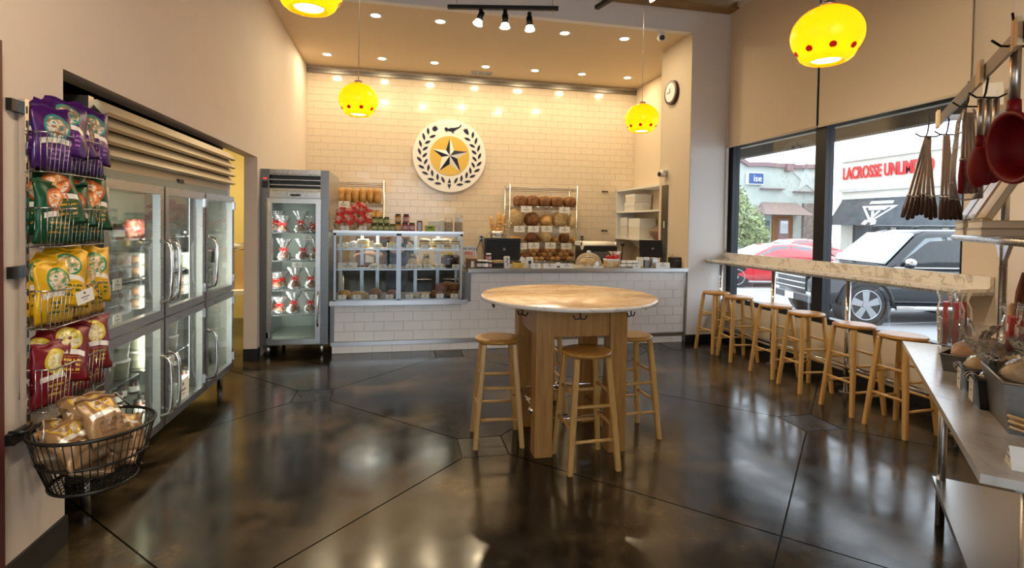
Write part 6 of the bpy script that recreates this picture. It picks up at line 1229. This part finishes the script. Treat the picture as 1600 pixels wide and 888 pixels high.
xz = lambda px, py: aX(px, py, BX)
ye = xz(1620,300).y-BYY; z_r = lo(xz(1360,249)).z; zl = lo(xz(1360,296)).z; zl2 = lo(xz(1298,300)).z
MB().bx(0,.8,ye,-.7,0,z_r).build('front_wall', K['bcream'], t); MB().bx(-.3,.9,ye,-.7,z_r,z_r+.22).build('roof_coping', K['curb'], t); MB().bx(-.25,0,ye,-.7,zl2-.12,zl2+.12).build('ledge', K['curb'], t)
A = lo(xz(1420,238)); MB().bx(.3,1.5,A.y-1.5,A.y+1.2,z_r+.2,z_r+.75).build('roof_unit', K['curb'], t)
za, zb_ = lo(xz(1300,313)).z, lo(xz(1300,352)).z; ya, yb = lo(xz(1411,310)).y-6, lo(xz(1303,313)).y
yb = min(yb, -.8)
MB().add([(0,ya,za),(0,yb,za),(-1.3,yb,zb_),(-1.3,ya,zb_),(0,yb,zb_),(0,ya,zb_)], [(0,1,2,3),(1,4,2),(0,3,5),(3,2,4,5)]).build('awning', K['awn'], t)
for k in range(4): y0 = yb-1.2-k*3.4; w_ = inst('shop_window', None, t); MB().bx(-.06,0,y0-2.8,y0,.5,zb_-.05).build('pane', K['cglass'], w_); MB().bx(-.1,0,y0,y0+.12,.3,zb_).build('window_frame', K['steeld'], w_)
c1, c2 = lo(xz(1319,275)), lo(xz(1429,265)); cw = (c1.y-c2.y); hgt = lo(xz(1322,264)).z-lo(xz(1322,283)).z
o = text('lettering', 'LACROSSE UNLIMITED', K['red'], hgt*1.35, (-.12,c1.y,(lo(xz(1340,271)).z)), (radians(90),0,radians(-90)), t, .03, 'LEFT', 1, hgt*.03)
wd = max(v.co.x for v in o.data.vertices); o.scale.x = cw*1.0/(wd*.80)
def shp(pts, nm, m=K['whitep'], off=.0):     # emblem lies on the sloping awning
    c = lo(xz(1382,332)); nrm = Vector((-(za-zb_),0,1.3)).normalized(); up_ = Vector((1.3,0,za-zb_)).normalized(); fr_ = (zb_+za)/2
    ctr = Vector((-.65,c.y,fr_))+nrm*(.03+off); vs = [ctr+Vector((0,-x,0))+up_*y for x, y in pts]; b = MB(); n = len(vs); b.add(vs+[v-nrm*.02 for v in vs], [tuple(range(n)), tuple(range(2*n-1,n-1,-1))]+[(i,(i+1) % n,n+(i+1) % n,n+i) for i in range(n)]); b.build(nm, m, t)
k_ = 1.0
shp([(-1.35*k_,.45),(1.35*k_,.45),(0,-.95)], 'emblem'); shp([(-1.02,.3),(1.02,.3),(0,-.72)], 'emblem', K['awn'], .012); shp([(-.75,.28),(.75,.28),(.6,.08),(-.6,.08)], 'emblem', K['whitep'], .02); shp([(-.9,.62),(.9,.62),(.85,.85),(-.85,.85)], 'emblem')
shp([(-.35,.0),(-.15,.0),(.25,-.85),(.05,-.85)], 'emblem', K['whitep'], .02); shp([(.35,.0),(.15,.0),(-.25,-.85),(-.05,-.85)], 'emblem', K['whitep'], .02)
shp([(.05,-.75),(.45,-.75),(.55,-1.1),(.2,-1.15)], 'emblem', K['whitep'], .02); shp([(-.05,-.75),(-.45,-.75),(-.55,-1.1),(-.2,-1.15)], 'emblem', K['whitep'], .02)
# rocky hedge to the right of the cars, tree at left
t = thing('flower_bed', 'low rubble and hedge bank behind the black vehicle', 'hedge', (22,15,GZ)); q = random.Random(3)
for k in range(30): MB().ell((q.uniform(-1,1.5),q.uniform(-9,3.5),q.uniform(.3,1.6)),(.7,.9,.6),8,6,lambda v: 1+.12*sin(7*v.x+k)).build('shrub', K['stone'] if k % 2 else K['leaf'], t)
tp = aD(1163,330,24); t = thing('street_tree', 'bushy olive green tree at the left edge of the window', 'tree', (tp.x,tp.y,GZ)); q = random.Random(11)
MB().tube([(0,0,0),(.05,0,.8),(-.05,.05,1.6),(0,0,2.4)], [.14,.12,.1,.05], 8).build('trunk', K['bark'], t)
b = MB()
for k in range(2600):
    th = q.uniform(0,6.283); u_ = q.uniform(-1,1); r_ = q.random()**.33; cx_, cz_, sr, sz_ = ((-.35,2.1,1.15,1.05),(.35,1.6,.85,.75),(-.7,3.0,.8,.85))[k % 3]
    p = Vector((cx_+sr*r_*sqrt(1-u_*u_)*cos(th), sr*r_*sqrt(1-u_*u_)*sin(th), cz_+sz_*r_*u_)); a = Vector((q.uniform(-1,1),q.uniform(-1,1),q.uniform(-1,1))).normalized()*.10; c = a.cross(Vector((q.uniform(-1,1),q.uniform(-1,1),q.uniform(-1,1)))).normalized()*.055
    b.add([p-a, p+c, p+a, p-c], [(0,1,2,3)])
tag(b.build('foliage', K['leaf'], t), kind='stuff')
# ================================================================== PERSON BEHIND THE PASTRY CASE
t = thing('person', 'person in dark blue apron bending behind the pastry case, one forearm reaching left', 'person', (-.05,7.7,0))
def skin(name, verts, edges, radii, m, root, sub=2):
    me = bpy.data.meshes.new(name); me.from_pydata(verts, edges, []); o = bpy.data.objects.new(name, me); COL.objects.link(o)
    md = o.modifiers.new('s', 'SKIN'); lay = me.skin_vertices[0].data
    for i, r_ in enumerate(radii): lay[i].radius = r_ if isinstance(r_, tuple) else (r_, r_); lay[i].use_root = (i == root)
    sm = o.modifiers.new('d', 'SUBSURF'); sm.levels = sub; sm.render_levels = sub
    dg = bpy.context.evaluated_depsgraph_get(); m2 = bpy.data.meshes.new_from_object(o.evaluated_get(dg)); bpy.data.objects.remove(o)
    m2.materials.clear(); m2.materials.append(m); m2.polygons.foreach_set('use_smooth', [True]*len(m2.polygons)); return inst(name, m2, t)
# person faces the case (-y), hips back, torso bent forward; local coordinates
V = [(0,.42,.92),(0,.36,1.06),(0,.22,1.20),(0,.06,1.30),(0,-.02,1.335),(0,-.10,1.36),  # 0-5 pelvis..neck
     (-.19,.05,1.28),(-.24,-.06,1.12),(-.38,-.20,1.175),(-.44,-.23,1.172),   # 6-9 right arm (left in picture)
     (.19,.05,1.28),(.27,-.02,1.05),(.25,-.12,1.0),(.24,-.17,.99),           # 10-13 other arm
     (-.10,.42,.88),(-.11,.30,.48),(-.11,.38,.08),(-.11,.24,.04),            # 14-17 leg
     (.10,.42,.88),(.11,.30,.48),(.11,.38,.08),(.11,.24,.04)]
E_ = [(0,1),(1,2),(2,3),(3,4),(4,5),(3,6),(6,7),(7,8),(8,9),(3,10),(10,11),(11,12),(12,13),(0,14),(14,15),(15,16),(16,17),(0,18),(18,19),(19,20),(20,21)]
Rr = [(.15,.12),(.14,.11),(.15,.11),(.14,.10),.06,.055,.065,.048,.032,.026,.065,.048,.032,.026,.095,.062,.045,.038,.095,.062,.045,.038]
skin('body', V, E_, Rr, K['skin'], 0)
hd = MB().ell((0,-.15,1.44),(.075,.095,.115),18,14).ell((0,-.245,1.43),(.014,.022,.022),8,6).ell((.075,-.14,1.43),(.014,.025,.035),8,6).ell((-.075,-.14,1.43),(.014,.025,.035),8,6); hd.build('head', K['skin'], t)
for s in (-1,1): MB().ell((s*.03,-.236,1.455),(.012,.008,.008),8,6).build('eye', K['black'], t)
MB().ell((0,-.238,1.385),(.028,.008,.008),8,6).build('mouth', K['redd'], t)
MB().ell((0,-.125,1.47),(.085,.10,.105),16,12).build('hair', K['hair'], t)
# shirt sleeves and apron follow the body
skin('shirt', [V[1],V[2],V[3],V[4],V[6],(-.235,-.05,1.14),V[10],(.26,-.0,1.08)], [(0,1),(1,2),(2,3),(2,4),(4,5),(2,6),(6,7)], [(.155,.125),(.165,.125),(.152,.112),.07,.078,.062,.078,.062], K['hair'], 0)
skin('apron', [(0,.20,.55),(0,.28,.8),V[0],V[1],(0,.2,1.16)], [(0,1),(1,2),(2,3),(3,4)], [(.17,.12),(.18,.14),(.172,.145),(.17,.135),(.16,.12)], K['cloth'], 2)
skin('trousers', [V[0],V[14],V[15],(-.11,.37,.14),V[18],V[19],(.11,.37,.14)], [(0,1),(1,2),(2,3),(0,4),(4,5),(5,6)], [(.155,.125),.1,.07,.055,.1,.07,.055], K['black'], 0)
for sx, w_, dr in ((-1,V[9],Vector((-.9,-.35,-.12))),(1,V[13],Vector((-.15,-1,-.1)))):
    d = dr.normalized(); sd_ = d.cross(Vector((0,0,1))).normalized(); w_ = Vector(w_); pl3 = w_+d*.085
    skin('palm', [w_-d*.01, w_+d*.04, pl3], [(0,1),(1,2)], [(.024,.02),(.036,.016),(.036,.015)], K['skin'], 0)
    for k in range(4):
        b0 = pl3-d*.012+sd_*(-.027+.018*k); l = (.055,.066,.07,.058)[k]; dn = Vector((0,0,-1))
        skin('finger', [b0, b0+d*l*.45, b0+d*l*.8+dn*.012, b0+d*l*1.1+dn*.032], [(0,1),(1,2),(2,3)], [.0088,.0085,.008,.0065], K['skin'], 0, 1)
    b0 = w_+d*.03-sd_*.028*sx; skin('thumb', [b0, b0+d*.03-sd_*.03*sx, b0+d*.06-sd_*.04*sx+Vector((0,0,-.012))], [(0,1),(1,2)], [.0115,.010,.008], K['skin'], 0, 1)
for s in (-1,1): MB().ell((s*.11,.30,.045),(.05,.13,.045),12,8).build('shoe', K['black'], t)
